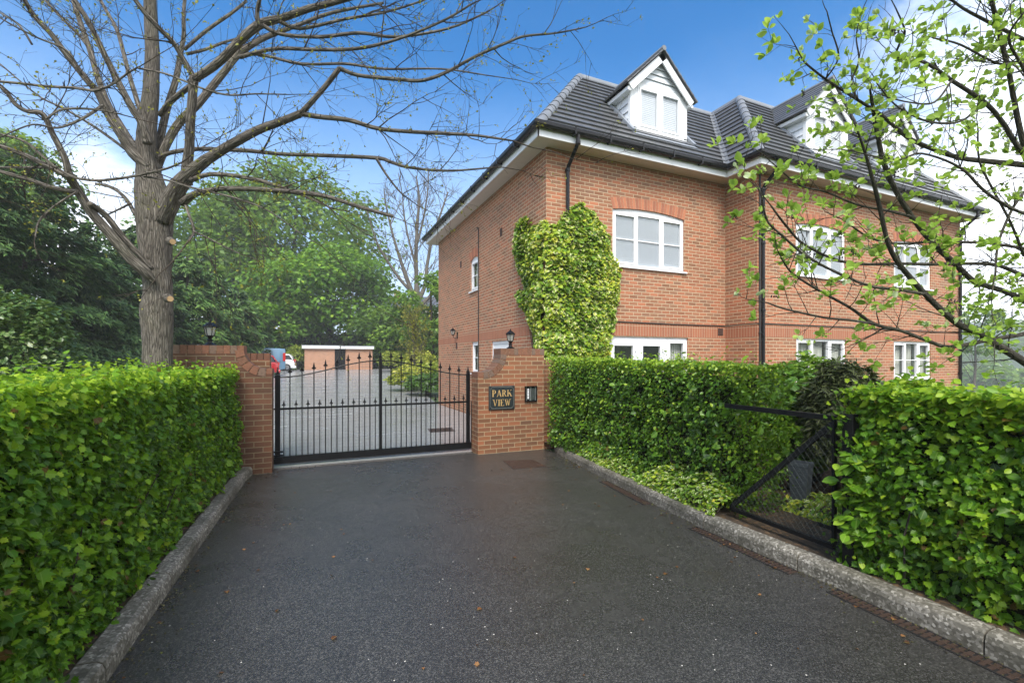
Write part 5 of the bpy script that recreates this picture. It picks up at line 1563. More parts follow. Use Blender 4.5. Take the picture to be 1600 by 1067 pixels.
    for p, d in T.nodes:
        if R_.random() < .13:
            for k in range(R_.choice((2, 3, 5))): P.append(p+rvec()*.018); Nn.append(rvec()+Vector((0, 0, .5))); Tt.append(rvec()+d*.4)
    P = np.array([tuple(x) for x in P]); n = len(P)
    leaf_mesh('young_leaves', OVAL, toward(root, P), np.array([tuple(x) for x in Nn]), np.array([tuple(x) for x in Tt]), rng.uniform(.010, .032, n), .5+.25*rng.normal(0, 1, n), M['bud'], root)
front_tree()

def near_right_tree():
    T = Bare()
    def b(pts, d0, d1, **k): T.limb(pts, d0, d1, wk=1.0, **k)
    b([(1760, 700, 30), (1690, 630, 24), (1640, 592, 20), (1600, 565, 17), (1560, 540, 16), (1530, 521, 14), (1500, 508, 13), (1475, 488, 12), (1446, 460, 11), (1419, 430, 10), (1399, 404, 9), (1386, 375, 8), (1376, 330, 8), (1366, 290, 7), (1352, 240, 5), (1340, 205, 3.5)], 3.7, 2.8, n=12)
    b([(1690, 560, 18), (1640, 505, 14), (1600, 470, 12), (1563, 453, 11), (1523, 440, 11), (1491, 411, 11), (1458, 381, 10), (1425, 339, 9.5), (1399, 297, 9), (1381, 255, 9), (1372, 215, 8), (1365, 175, 6.5), (1361, 150, 5)], 3.9, 3.1, n=10)
    b([(1700, 500, 13), (1640, 510, 11), (1599, 522, 10), (1540, 532, 9), (1484, 542, 8), (1451, 533, 7), (1409, 517, 6.5), (1366, 506, 6.5), (1327, 480, 5.5), (1278, 453, 4.5), (1238, 427, 3.5), (1222, 405, 2.5)], 3.7, 2.7)
    b([(1366, 506, 5), (1327, 500, 4.5), (1287, 496, 4), (1228, 483, 3.5), (1199, 473, 2.5)], 2.9, 2.7, sp=.7)
    b([(1446, 460, 6.5), (1400, 452, 6), (1360, 447, 5.5), (1310, 427, 5), (1261, 401, 4.5), (1222, 368, 4), (1199, 345, 3.5), (1190, 310, 2.5)], 3.0, 2.6)
    b([(1700, 440, 12), (1640, 438, 11), (1599, 430, 9), (1556, 414, 8), (1500, 412, 7), (1455, 413, 6.5), (1409, 412, 6), (1327, 411, 5), (1261, 385, 4.5), (1230, 355, 4), (1205, 322, 3)], 3.8, 2.8)
    b([(1700, 400, 9), (1640, 394, 8), (1599, 388, 7), (1540, 380, 6), (1458, 378, 5), (1405, 381, 4.5), (1360, 372, 3.5), (1320, 345, 3)], 3.9, 3.1)
    b([(1720, 275, 17), (1650, 265, 15), (1600, 258, 13), (1560, 254, 12), (1501, 247, 10), (1455, 232, 9), (1417, 214, 7.5), (1377, 180, 6), (1341, 157, 5), (1290, 124, 4), (1257, 98, 3)], 3.8, 2.9)
    b([(1700, 290, 14), (1640, 270, 12), (1600, 242, 10), (1566, 191, 9), (1538, 160, 8.5), (1487, 126, 7.5), (1445, 98, 6), (1403, 90, 4.5), (1405, 70, 4), (1414, 50, 3.5), (1400, 14, 2.5)], 3.6, 2.9)
    b([(1660, 400, 13), (1625, 300, 12), (1600, 228, 11), (1585, 160, 10), (1576, 110, 9.5), (1568, 79, 9), (1558, 35, 8.5), (1549, 0, 8), (1540, -50, 6)], 3.6, 3.1, n=9)
    b([(1680, 95, 10), (1600, 62, 8), (1543, 34, 6.5), (1501, 11, 5), (1470, -15, 4)], 3.6, 3.0)
    b([(1640, 200, 8), (1600, 110, 6), (1576, 60, 5), (1600, 20, 4)], 3.2, 2.9)
    b([(1640, 340, 8), (1590, 330, 7), (1540, 300, 6), (1500, 262, 5), (1440, 240, 4), (1400, 250, 3), (1330, 236, 2.5)], 3.3, 2.8)
    b([(1425, 339, 6), (1390, 330, 5), (1340, 320, 4), (1290, 300, 3.5), (1250, 290, 3), (1215, 262, 2.2), (1190, 240, 2)], 3.2, 2.7)
    b([(1341, 157, 4), (1330, 130, 3.5), (1342, 95, 3), (1338, 55, 2.5), (1350, 10, 2)], 3.0, 2.8, sp=.8)
    b([(1290, 124, 3), (1310, 90, 3), (1300, 50, 2.5), (1292, 18, 2)], 2.95, 2.7, sp=.8)
    b([(1600, 300, 6), (1580, 330, 5.5), (1560, 380, 5), (1555, 430, 4)], 3.5, 3.3, sp=.7)
    b([(1540, 160, 5), (1500, 190, 4.5), (1450, 190, 4), (1400, 165, 3), (1370, 130, 2.5)], 3.2, 2.9)
    b([(1487, 126, 4.5), (1460, 160, 4), (1420, 160, 3), (1380, 150, 2.5)], 3.1, 2.8)
    b([(1600, 400, 6), (1580, 350, 5), (1548, 290, 4.5), (1530, 250, 4), (1528, 200, 3)], 3.5, 3.2)
    b([(1640, 150, 7), (1600, 100, 6), (1560, 100, 4.5), (1500, 70, 4), (1460, 60, 3)], 3.4, 3.1)
    T.grow(per_m=12, l0=.12, l1=.48, start=.08, lvl0=2, rk=.38)
    base = cw(5.15, 4.1, 0)
    root = empty('whitebeam_tree', base, label='lichened tree with fresh pale green leaves reaching in from the right', cat='tree')
    m = MB(); e = sight(1760, 700, 3.75)
    m.tube([(base.x, base.y, -.1), (base.x, base.y, .4), tuple(e.lerp(base, .3)+Vector((0, 0, .2))), tuple(e)], [.17, .13, .11, .09], 14)
    for q in ((1690, 560, 3.9), (1700, 500, 3.7), (1700, 440, 3.8), (1700, 400, 3.9), (1720, 275, 3.8), (1700, 290, 3.6), (1660, 400, 3.6), (1680, 95, 3.6), (1640, 200, 3.2), (1640, 340, 3.3), (1640, 150, 3.4)):
        w = sight(*q); z0 = .9+.45*(w.z-1.2)
        z1 = max(.8, min(z0, 2.2)); s0 = Vector((base.x-.04*z1, base.y-.02*z1, z1)); dv = w-s0
        pts = [(s0, .060), (s0+Vector((dv.x*.18, dv.y*.18, dv.z*.34+.03)), .052), (s0+Vector((dv.x*.45, dv.y*.45, dv.z*.66+.05)), .042), (s0+Vector((dv.x*.74, dv.y*.74, dv.z*.88+.03)), .034), (w, .026)]
        pts = catmull(pts, 4); m.tube([p for p, _ in pts], [r*.8 for _, r in pts], 9)
    m.tube([(base.x, base.y, .4), (base.x-.05, base.y, 1.6), (base.x-.12, base.y-.06, 2.5)], [.13, .10, .05], 12)
    T.thick.add(m.v, m.f, [m.uv[i] for i in range(len(m.f))])
    local(T.thick, root).build('trunk', M['bark_lichen'], root, smooth=True)
    local(T.thin, root).build('crown', M['bark_lichen'], root, smooth=True)
    P, Nn, Tt, Sz, Ti = [], [], [], [], []
    nb = 0; bunches = []
    for p, d, r in T.tips:
        if R_.random() < .22: continue
        k = R_.choice((3, 4, 5, 6, 7)); young = R_.random() < .22; s = R_.uniform(.030, .046) if young else R_.uniform(.036, .060)
        for i in range(k):
            ax = rvec(); o = (d*.6+ax*.9+Vector((0, 0, .5))).normalized()
            P.append(p+o*.008-d*R_.uniform(0, .04)); Tt.append(o if not young else (d+ax*.35)); Nn.append(Vector((0, 0, .7))+rvec()*.8-o*.2); Sz.append(s*R_.uniform(.7, 1.15)); Ti.append(.42+R_.gauss(0, .16)+(.45 if young else 0))
        if R_.random() < .045 and nb < 60:
            nb += 1; B = MB()
            for i in range(R_.choice((5, 7, 9))):
                c = p+rvec()*R_.uniform(.006, .025)-Vector((0, 0, .012)); B.lathe([(.0015, -.005), (.0045, -.002), (.0048, .002), (.0015, .005)], c, 6)
            bunches.append(B)
    for p, d in T.nodes:
        if R_.random() < .06:
            s = R_.uniform(.030, .052)
            for i in range(R_.choice((2, 3, 4))):
                ax = rvec(); o = (d*.5+ax*.9+Vector((0, 0, .6))).normalized()
                P.append(p+o*.006); Tt.append(o); Nn.append(rvec()+Vector((0, 0, .5))); Sz.append(s*R_.uniform(.7, 1.15)); Ti.append(.45+R_.gauss(0, .18))
    P = np.array([tuple(x) for x in P])
    leaf_mesh('foliage', leaf_oval(.22, .33), toward(root, P), np.array([tuple(x) for x in Nn]), np.array([tuple(x) for x in Tt]), np.array(Sz), np.array(Ti), M['whitebeam'], root)
    mb_ = m_plain('dried_dark_berries', (.018, .010, .010), .6)
    for B in bunches: local(B, root).build('berry_bunch', mb_, root)
near_right_tree()

def tree_trunk(mb, base, h, r, nl, spread, z0=.35, n=8):
    """tapered trunk with rising limbs; returns limb ends"""
    ends = []
    wob_ = [Vector((R_.uniform(-.3, .3), R_.uniform(-.3, .3), 0))*r for _ in range(5)]
    mb.tube([(base[0], base[1], base[2]-.2)]+[(base[0]+w.x*i, base[1]+w.y*i, base[2]+h*(i+1)/5) for i, w in enumerate(wob_)], [r*1.35, r, r*.85, r*.65, r*.4, r*.15], n)
    for i in range(nl):
        a = 6.283*i/nl+R_.uniform(-.4, .4); t = z0+(.95-z0)*R_.random(); s = spread*(1.15-.6*t)*R_.uniform(.7, 1.1)
        p0 = Vector((base[0], base[1], base[2]+h*t*.8)); p2 = p0+Vector((math.cos(a)*s, math.sin(a)*s, h*.22*R_.uniform(.4, 1.2)))
        p1 = p0.lerp(p2, .5)+Vector((0, 0, h*.03)); mb.tube([p0, p1, p2], [r*.42*(1.1-t), r*.25*(1.1-t), .02], 6); ends.append(p2)
    return ends
def broadleaf(name, label, px, d, ytop, w, n, mat, lo, hi, zb=.22, clumps=46, tsh=0., r=.3, tmpl=DIAMOND, seed=1, group=None, bark='bark_dark', cr=.17, z=None):
    b = cw((px-800)/FPX*d, d); zg = land(b.x, b.y) if z is None else z; top = EYE-(ytop-562)/FPX*d; H = top-zg
    if H < 6: H = 10.0
    root = empty(name, (b.x, b.y, zg), label=label, cat='tree', group=group)
    m = MB(); tree_trunk(m, (0, 0, 0), H*.86, r, 9, w*.42, zb); m.build('trunk', M[bark], root, smooth=True)
    cz0 = H*zb; ch = H-cz0
    C = []
    for i in range(clumps):
        v = unit(rng.normal(0, 1, (1, 3)))[0]; q = rng.uniform(.35, .92)**.6
        t = .5+.5*v[2]*q; prof = math.sin(math.pi*min(1, .16+.80*t))**.7
        C.append((v[0]*q*w*.5*prof*1.1, v[1]*q*w*.5*prof*1.1, cz0+ch*(.08+.86*t)))
    C = np.array(C); cs = rng.uniform(.7, 1.25, clumps)*w*cr; ct = rng.normal(0, .10, clumps)
    k = rng.integers(0, clumps, n); dv = unit(rng.normal(0, 1, (n, 3))); rr = rng.uniform(.25, 1, n)**.45
    p = C[k]+dv*(cs[k]*rr)[:, None]*np.array([1, 1, .72])
    ln = unit(dv*.5+np.array([0, 0, .8])+rng.normal(0, .5, (n, 3))); tip = dv*.6-np.array([0, 0, .35])+rng.normal(0, .6, (n, 3))
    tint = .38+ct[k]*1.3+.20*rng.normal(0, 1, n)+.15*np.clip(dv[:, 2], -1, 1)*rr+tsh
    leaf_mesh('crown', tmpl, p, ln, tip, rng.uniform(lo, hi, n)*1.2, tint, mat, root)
    return root
def conifer(label, px, d, ytop, R, n, tsh=0., lo=.22, hi=.48, group='dark conifers along the left bank', droop=.35):
    b = cw((px-800)/FPX*d, d); zg = land(b.x, b.y); H = EYE-(ytop-562)/FPX*d-zg; n = int(n*2.2)
    f_ = max(.55, d/26); lo *= f_; hi *= f_; n = int(n/f_**1.5)
    root = empty('conifer_tree', (b.x, b.y, zg), label=label, cat='tree', group=group)
    m = MB(); m.tube([(0, 0, -.2), (0, 0, H*.5), (.05, 0, H*.98)], [.22, .14, .02], 8); m.build('trunk', M['bark_dark'], root)
    nb = 120; bz = rng.uniform(.02, .98, nb)**.9*H; ba = rng.uniform(0, 6.283, nb); bl = R*(1-(bz/H)**1.6)*rng.uniform(.65, 1.12, nb)+.25
    k = rng.choice(nb, n, p=(bl/bl.sum())); t = rng.uniform(.12, 1, n)**.55
    wdt = bl[k]*.30*(1.1-t)+.12
    a = ba[k]; rad = bl[k]*t
    dirv = np.stack([np.cos(a), np.sin(a), 0*a], 1); lat = np.stack([-np.sin(a), np.cos(a), 0*a], 1)
    p = dirv*rad[:, None]+lat*(rng.normal(0, 1, n)*wdt)[:, None]; p[:, 2] = bz[k]+.20*rad-droop*rad*t+rng.normal(0, .10, n)
    p[:, 2] = np.maximum(p[:, 2], .05)
    tip = dirv*1.0+lat*rng.normal(0, .7, n)[:, None]-np.array([0, 0, .45])+rng.normal(0, .25, (n, 3))
    ln = np.array([0, 0, 1.0])+dirv*.5+rng.normal(0, .3, (n, 3))
    tint = .30+.17*rng.normal(0, 1, n)+.25*(t-.5)+tsh+.1*np.sin(bz[k]*3+a)
    leaf_mesh('crown', FROND, p, ln, tip, rng.uniform(lo, hi, n), tint, M['conifer'], root)
    m = MB()
    for i in range(0, nb, 3):
        c, s = math.cos(ba[i]), math.sin(ba[i]); L = bl[i]*.8
        m.tube([(0, 0, bz[i]), (c*L*.5, s*L*.5, bz[i]+.1*L*.5), (c*L, s*L, bz[i]+.20*L-droop*L*.8)], [.035, .025, .006], 5)
    m.build('branches', M['bark_dark'], root)
    return root
conifer('tallest dark conifer at the far left edge above the speckled laurel', -50, 14, 205, 3.2, 5200)
conifer('dark drooping conifer second from the left edge with a ragged flank', 35, 17, 238, 3.2, 5200, .05)
conifer('dark conifer with spreading layered boughs left of the big trunk', 95, 19.5, 290, 3.2, 4600)
conifer('dark conifer whose top just clears the low bough left of the trunk', 150, 22, 345, 3.3, 4600, .04)
conifer('dark conifer close behind the left side of the big trunk', 215, 24.5, 352, 3.2, 4200, -.02)
conifer('feathery conifer just right of the big trunk above the wall lantern', 292, 28, 395, 3.0, 4600, .20)
conifer('pale tipped conifer behind the left pillar lantern', 330, 31, 420, 2.6, 4200, .30)
conifer('low feathery conifer behind the parked van', 372, 35, 452, 2.6, 3600, .10)

broadleaf('broadleaf_tree', 'tall soft green tree whose rounded crown rises highest behind the car park', 462, 62, 243, 22, 19000, M['ash'], .35, .64, zb=.18, clumps=80, r=.45, seed=2, group='trees beyond the car park')
broadleaf('broadleaf_tree', 'broad soft green tree seen just right of the big trunk', 340, 57, 272, 18, 15000, M['ash'], .34, .62, zb=.16, clumps=70, r=.4, seed=3, tsh=.0, group='trees beyond the car park')
broadleaf('broadleaf_tree', 'bright fresh green maple with a dark forked trunk above the garages', 516, 53, 378, 14.5, 13000, M['maple'], .30, .52, zb=.22, clumps=60, r=.42, seed=4, tsh=.06, group='trees beyond the car park')
broadleaf('broadleaf_tree', 'smaller bright green tree in front of the maple left of the garages', 440, 50, 425, 8.0, 7500, M['maple'], .26, .46, zb=.08, clumps=44, r=.22, seed=5, tsh=.10, group='trees beyond the car park')
broadleaf('broadleaf_tree', 'olive green bushy tree right of the garages below the far house', 610, 50, 468, 8.5, 6500, M['ash'], .26, .45, zb=.06, clumps=44, r=.2, seed=6, tsh=-.02, group='trees beyond the car park')
broadleaf('broadleaf_tree', 'green bushy tree against the far corner of the brick block', 672, 40, 482, 6.0, 5200, M['ash'], .22, .38, zb=.05, clumps=36, r=.18, seed=7, tsh=.0, group='trees beyond the car park')
broadleaf('broadleaf_tree', 'mid green tree between the conifers and the small bright tree', 395, 46, 462, 7, 5200, M['maple'], .25, .44, zb=.06, clumps=36, r=.2, seed=8, tsh=-.04, group='trees beyond the car park')
broadleaf('broadleaf_tree', 'pale green tree top showing at the far left edge behind the conifers', 10, 40, 190, 9, 5200, M['ash'], .28, .5, zb=.4, clumps=36, r=.3, seed=21, tsh=.06, group='trees beyond the car park')
# dark hedge mass behind the garages
BHD = [cw((380-800)/FPX*49, 49), cw((470-800)/FPX*50.5, 50.5), cw((560-800)/FPX*52, 52), cw((660-800)/FPX*52, 52), cw((720-800)/FPX*50, 50)]
z_b = land(BHD[2].x, BHD[2].y)
hedge('tall_hedge', 'tall dark evergreen hedge behind the flat roofed garages', BHD, 2.0, z_b, (z_b+3.5, z_b+4.2), [(DIAMOND, M['privet'], 26, .25, .5, z_b+.1, z_b+4.2, -.10), (FROND, M['conifer'], 16, .3, .6, z_b+.1, z_b+4.0, .1)], seed=31, lump=.5)

def far_bare_tree():
    T = Bare()
    def b(pts, d0=46, d1=46, **k): T.limb(pts, d0, d1, **k)
    b([(652, 590, 15), (653, 540, 13), (654, 500, 12), (652, 470, 12), (651, 440, 7), (650, 400, 6), (652, 350, 5), (655, 310, 3.5), (650, 275, 2)], n=8, up=.8)
    b([(652, 475, 9), (643, 455, 8), (634, 430, 6), (622, 395, 4.5), (612, 360, 3.5), (603, 320, 2.5), (600, 295, 1.5)], 46, 45, up=.8)
    b([(645, 458, 5), (628, 440, 5), (610, 415, 4), (592, 385, 3), (580, 352, 2), (574, 330, 1.5)], 46, 44, up=.7)
    b([(654, 470, 8), (664, 445, 6), (668, 410, 5), (676, 370, 4), (690, 330, 3), (700, 300, 2)], 46, 47, up=.8)
    b([(655, 480, 6), (670, 465, 6), (684, 448, 5), (697, 430, 3), (712, 400, 2)], 46, 47, up=.6)
    b([(651, 420, 4), (640, 380, 3), (632, 340, 2.5), (628, 300, 1.5), (622, 270, 1)], 46, 46, up=.8)
    b([(652, 380, 4), (662, 340, 3), (668, 300, 2), (670, 265, 1.2)], 46, 46, up=.8)
    for q, _, _ in T.limbs: pass
    T.grow(per_m=1.5, l0=1.6, l1=4.2, start=.25, rk=.7)
    base = cw((652-800)/FPX*46, 46); base.z = land(base.x, base.y)
    root = empty('bare_tree', base, label='tall leafless grey tree beside the far eaves of the brick block', cat='tree')
    local(T.thick, root).build('trunk', M['bark_far'], root, smooth=True)
    local(T.thin, root).build('crown', M['bark_far'], root)
far_bare_tree()
def sapling():
    T = Bare(); base = cw((648-800)/FPX*25, 25); base.z = land(base.x, base.y)
    T.limb([(648, 606, 4.5), (648, 575, 4), (647, 550, 3.5), (646, 520, 3), (647, 495, 1.5)], 25, 25, n=6, up=.7, sp=3)
    T.grow(per_m=5, l0=.7, l1=1.5, start=.2, rk=.5)
    root = empty('young_tree', base, label='slender pale stemmed young tree in the shrub bed beyond the block', cat='tree')
    local(T.thick, root).build('trunk', M['bark_far'], root); local(T.thin, root).build('crown', M['bark_far'], root)
    P = [p for p, d in T.nodes]+[p for p, d, r in T.tips]; P = np.array([tuple(p) for p in P]); n = len(P)
    leaf_mesh('young_leaves', DIAMOND, toward(root, P), rng.normal(0, 1, (n, 3))+np.array([0, 0, .6]), rng.normal(0, 1, (n, 3)), rng.uniform(.06, .11, n), .5+.2*rng.normal(0, 1, n), M['bud'], root)
sapling()
for px, d, rx, rz, lab, mt, ts in ((640, 22, .95, .55, 'golden yellow shrub in the bed nearest the car park edge', 'gold', .1), (668, 20, .9, .45, 'dark green low shrub in front of the golden one by the block', 'shrub', -.05),
                                   (672, 24.5, 1.0, .62, 'yellow green shrub against the far corner of the block', 'gold', -.05), (656, 30, 1.1, .9, 'rounded golden bush at the back of the bed below the young tree', 'gold', .2),
                                   (614, 41, 1.2, .9, 'yellow shrub right of the garages behind the gate tips', 'gold', .0), (466, 44, 1.15, 1.1, 'yellow green bush against the left end of the garages', 'gold', -.12),
                                   (436, 47, 1.2, 1.2, 'yellow tinged bush rising behind the parked van', 'gold', -.15)):
    c = cw((px-800)/FPX*d, d)
    shrub('garden_shrub', lab, (c.x, c.y, land(c.x, c.y)), rx, rz, 1500, DIAMOND, M[mt], .12, .22, ts, seed=px*.01)
# ================================================================ cars, garages, far house
def m_paint(name, col, rough=.22):
    m, t, out = material(name)
    p = principled(t, out, Base_Color=c4(col), Roughness=rough)
    p.inputs['Coat Weight'].default_value = .8; p.inputs['Coat Roughness'].default_value = .06
    return m
M['tyre'] = m_plain('tyre_rubber', (.014, .014, .015), .8)
M['rim'] = m_plain('alloy_rim', (.35, .36, .37), .35, metal=.8)
M['carglass'] = m_plain('dark_car_glass', (.012, .015, .017), .06, var=.02)
M['tail'] = m_plain('red_tail_lens', (.42, .012, .010), .2)
M['plate'] = m_plain('yellow_plate', (.62, .48, .06), .5)
M['trim'] = m_plain('black_car_trim', (.018, .018, .02), .5)
def ring(x, hw, zb, zt, rb=.10, rt=.12, tw=1.0):
    """rounded body section at x; tw narrows the top"""
    o = []
    for sy, sz, r in ((1, 1, rt), (-1, 1, rt), (-1, -1, rb), (1, -1, rb)):
        cy, cz = sy*((hw*(tw if sz > 0 else 1))-r), (zt-r if sz > 0 else zb+r)
        a0 = {(1, 1): 0, (-1, 1): 90, (-1, -1): 180, (1, -1): 270}[(sy, sz)]
        for k in range(5):
            a = math.radians(a0+90*k/4); o.append((x, cy+r*math.cos(a), cz+r*math.sin(a)))
    return o
def wheel(root, x, y, r):
    m = MB(); sg = 1 if y > 0 else -1
    def cyl(m, r0, y0, y1, bev=.02):
        prof = [(r0-bev, y0), (r0, y0+bev*sg), (r0, y1-bev*sg), (r0-bev, y1)]
        n = 20; rings = [[(x+q*math.cos(2*math.pi*i/n), yy, r+q*math.sin(2*math.pi*i/n)) for i in range(n)] for q, yy in prof]; m.loft(rings)
    cyl(m, r, y-sg*.20, y); w = m.build('tyre', M['tyre'], root)
    m = MB(); cyl(m, r*.62, y-sg*.02, y+sg*.006, .008)
    for i in range(5):
        a = 2*math.pi*i/5; m.obox((x, y, r), (math.cos(a), 0, math.sin(a)), (0, 1, 0), (-math.sin(a), 0, math.cos(a)), (.03, r*.58), (sg*.006-.004, sg*.006+.012), (-.02, .02))
    m.build('rim', M['rim'], w)
def car(px, d, label, paint, L, W, lower, cabin, roofz, wr, tails, rz=0.0, group='cars parked on the left of the car park', cat='car', name='parked_car', wx=(.16, .80), panels=()):
    """tail at the origin, nose along -X. lower/cabin are section lists (x, half width, zb, zt, taper)"""
    c = cw((px-800)/FPX*d, d); c.z = land(c.x, c.y)+.004
    root = empty(name, c, rz, label, cat, group)
    m = MB(); m.loft([ring(-x, hw, zb, zt, .09, .10, tw) for x, hw, zb, zt, tw in lower]); m.build('body', paint, root, smooth=True, bevel=0)
    m = MB(); m.loft([ring(-x, hw, zb, zt, .05, .09, tw) for x, hw, zb, zt, tw in cabin]); m.build('cabin_glass', M['carglass'], root, smooth=True)
    m = MB(); x0, x1, hw = roofz[0], roofz[1], roofz[2]; z = roofz[3]
    m.loft([ring(-x, h, z-.07, z+q, .02, .03, .97) for x, h, q in ((x0, hw*.94, -.01), (x0+.12, hw, .012), ((x0+x1)/2, hw, .03), (x1-.15, hw, .012), (x1, hw*.92, -.02))])
    for (xa, za), (xb, zb2) in panels:
        for s in (-1, 1): m.tube([(-xa, s*(W/2-.03), za), (-xb, s*(hw-.01), zb2)], .045, 6)
    m.build('roof', paint, root, smooth=True)
    for f in wx:
        for s in (-1, 1): wheel(root, -L*f, s*(W/2+.003), wr)
    for s in (-1, 1):
        t = MB(); xt, za, zb2, w0, w1 = tails
        t.loft([[(xt+.02, s*w0, za), (xt+.02, s*w1, za+.02), (xt+.02, s*w1, zb2-.02), (xt+.02, s*w0, zb2)], [(xt-.13, s*w0, za), (xt-.16, s*(w1+.012), za+.02), (xt-.16, s*(w1+.012), zb2-.02), (xt-.13, s*w0, zb2)]])
        t.build('tail_light', M['tail'], root)
        h = MB(); h.loft([[(-L+.02, s*.55, .62), (-L+.02, s*.80, .64), (-L+.02, s*.80, .76), (-L+.02, s*.55, .74)], [(-L+.25, s*.50, .62), (-L+.3, s*.86, .64), (-L+.3, s*.86, .78), (-L+.25, s*.5, .76)]])
        h.build('headlight', M['lens'], root)
        k = MB(); k.lathe([(.02, -.06), (.07, -.04), (.08, .03), (.04, .07)], (-L*.66, s*(W/2+.10), 1.02), 8); k.build('wing_mirror', M['trim'], root)
    p = MB(); p.box(.012, .03, -.26, .26, .52 if cat == 'car' else .56, .63 if cat == 'car' else .67); p.build('number_plate', M['plate'], root)
    b = MB(); b.loft([ring(x, W/2*.96, .22, .44, .05, .06) for x in (-.20, .0, .035)]); b.build('bumper', M['trim'] if cat == 'van' else paint, root, smooth=True)
    return root
M['lens'] = m_plain('clear_lens', (.6, .62, .64), .1)
hatch_low = [(.04, .78, .30, .86, .96), (.10, .86, .24, .97, .95), (.6, .885, .20, 1.0, .95), (1.5, .89, .18, .98, .95), (2.8, .885, .18, .95, .94), (3.1, .88, .20, .92, .92), (3.8, .84, .24, .82, .90), (4.05, .74, .32, .68, .9)]
hatch_cab = [(.10, .70, .9, .98, .9), (.42, .78, .9, 1.38, .78), (.7, .79, .9, 1.44, .78), (1.5, .80, .9, 1.46, .78), (2.1, .80, .9, 1.42, .78), (2.95, .74, .88, .98, .9)]
pan = (((.16, .98), (.45, 1.40)), ((2.9, .98), (2.15, 1.40)), ((1.45, .98), (1.45, 1.42)))
car(437, 33.5, 'red hatchback with its tail showing in front of the blue van', m_paint('red_paint', (.34, .012, .014)), 4.05, 1.78, hatch_low, hatch_cab, (.40, 2.2, .62, 1.45), .31, (-.04, .74, .98, .60, .80), panels=pan, rz=.06)
car(462, 41.5, 'white hatchback parked furthest back beside the yellow green bush', m_paint('white_paint', (.78, .79, .80)), 4.05, 1.78, hatch_low, hatch_cab, (.40, 2.2, .62, 1.45), .31, (-.04, .72, 1.0, .56, .80), panels=pan, rz=-.05)
van_low = [(.0, .90, .34, 1.86, .90), (.05, .93, .30, 1.93, .91), (.5, .95, .26, 1.97, .90), (2.8, .95, .24, 1.98, .90), (3.5, .95, .24, 1.92, .88), (3.85, .95, .24, 1.62, .88), (4.3, .94, .24, 1.22, .93), (4.75, .92, .26, 1.06, .92), (5.0, .82, .34, .82, .9)]
van_cab = [(3.55, .90, 1.2, 1.84, .90), (3.9, .90, 1.15, 1.60, .88), (4.32, .88, 1.1, 1.24, .92)]
v = car(446, 37.0, 'steel blue panel van parked between the red and the white cars', m_paint('steel_blue_paint', (.10, .20, .30), .3), 5.0, 1.92, van_low, van_cab, (.2, 3.4, .80, 1.93), .34, (-.02, .95, 1.62, .78, .92), cat='van', name='panel_van', wx=(.20, .81), rz=.04)
m = MB()
for s in (-1, 1):
    m.box(.012, .020, min(s*.06, s*.72), max(s*.06, s*.72), 1.18, 1.70)
m.build('rear_window', M['carglass'], v)
m = MB(); m.box(.010, .018, -.012, .012, .45, 1.80)
for s in (-1, 1):
    m.box(-2.0, -.3, s*.955-.004, s*.955+.004, .92, .94); m.box(-3.52, -3.50, s*.952-.004, s*.952+.004, .45, 1.75); m.box(-2.35, -2.33, s*.952-.004, s*.952+.004, .45, 1.75)
m.build('door_seams', M['trim'], v)

def garages():
    Y = 47.0; z = land(0, Y)
    root = empty('garage_block', (-.2, Y, z), label='low flat roofed brick garage block with white fascia beyond the car park', cat='garage')
    def L(mb): return local(mb, root)
    m = MB(); m.box(-.2, 2.42, Y, Y+5, z-.2, z+2.0); m.box(3.40, 5.9, Y, Y+5, z-.2, z+2.0); m.box(2.42, 3.40, Y+1.2, Y+5, z-.2, z+2.0)
    L(m).build('wall', M['garagebrick'], root)
    m = MB(); m.box(-.42, 2.86, Y-.22, Y+5.2, z+2.002, z+2.27); m.box(2.94, 6.02, Y-.22, Y+5.2, z+2.002, z+2.25); L(m).build('roof', M['upvc'], root)
    m = MB(); m.box(-.44, 2.87, Y-.24, Y+5.2, z+2.272, z+2.32); m.box(2.93, 6.04, Y-.24, Y+5.2, z+2.252, z+2.30); L(m).build('roof_edge', M['lead'], root)
    m = MB(); m.box(2.425, 3.395, Y+.10, Y+.14, z-.1, z+1.99)
    for i in range(7): m.box(2.44+i*.135, 2.53+i*.135, Y+.085, Y+.10, z-.05, z+1.95)
    L(m).build('door', M['blackmetal'], root)
    m = MB(); m.tube([(2.90, Y-.26, z+2.25), (2.90, Y-.26, z+2.0), (2.90, Y-.02, z+1.9), (2.90, Y-.04, z+0)], .04, 8); L(m).build('downpipe', M['blackplastic'], root)
garages()
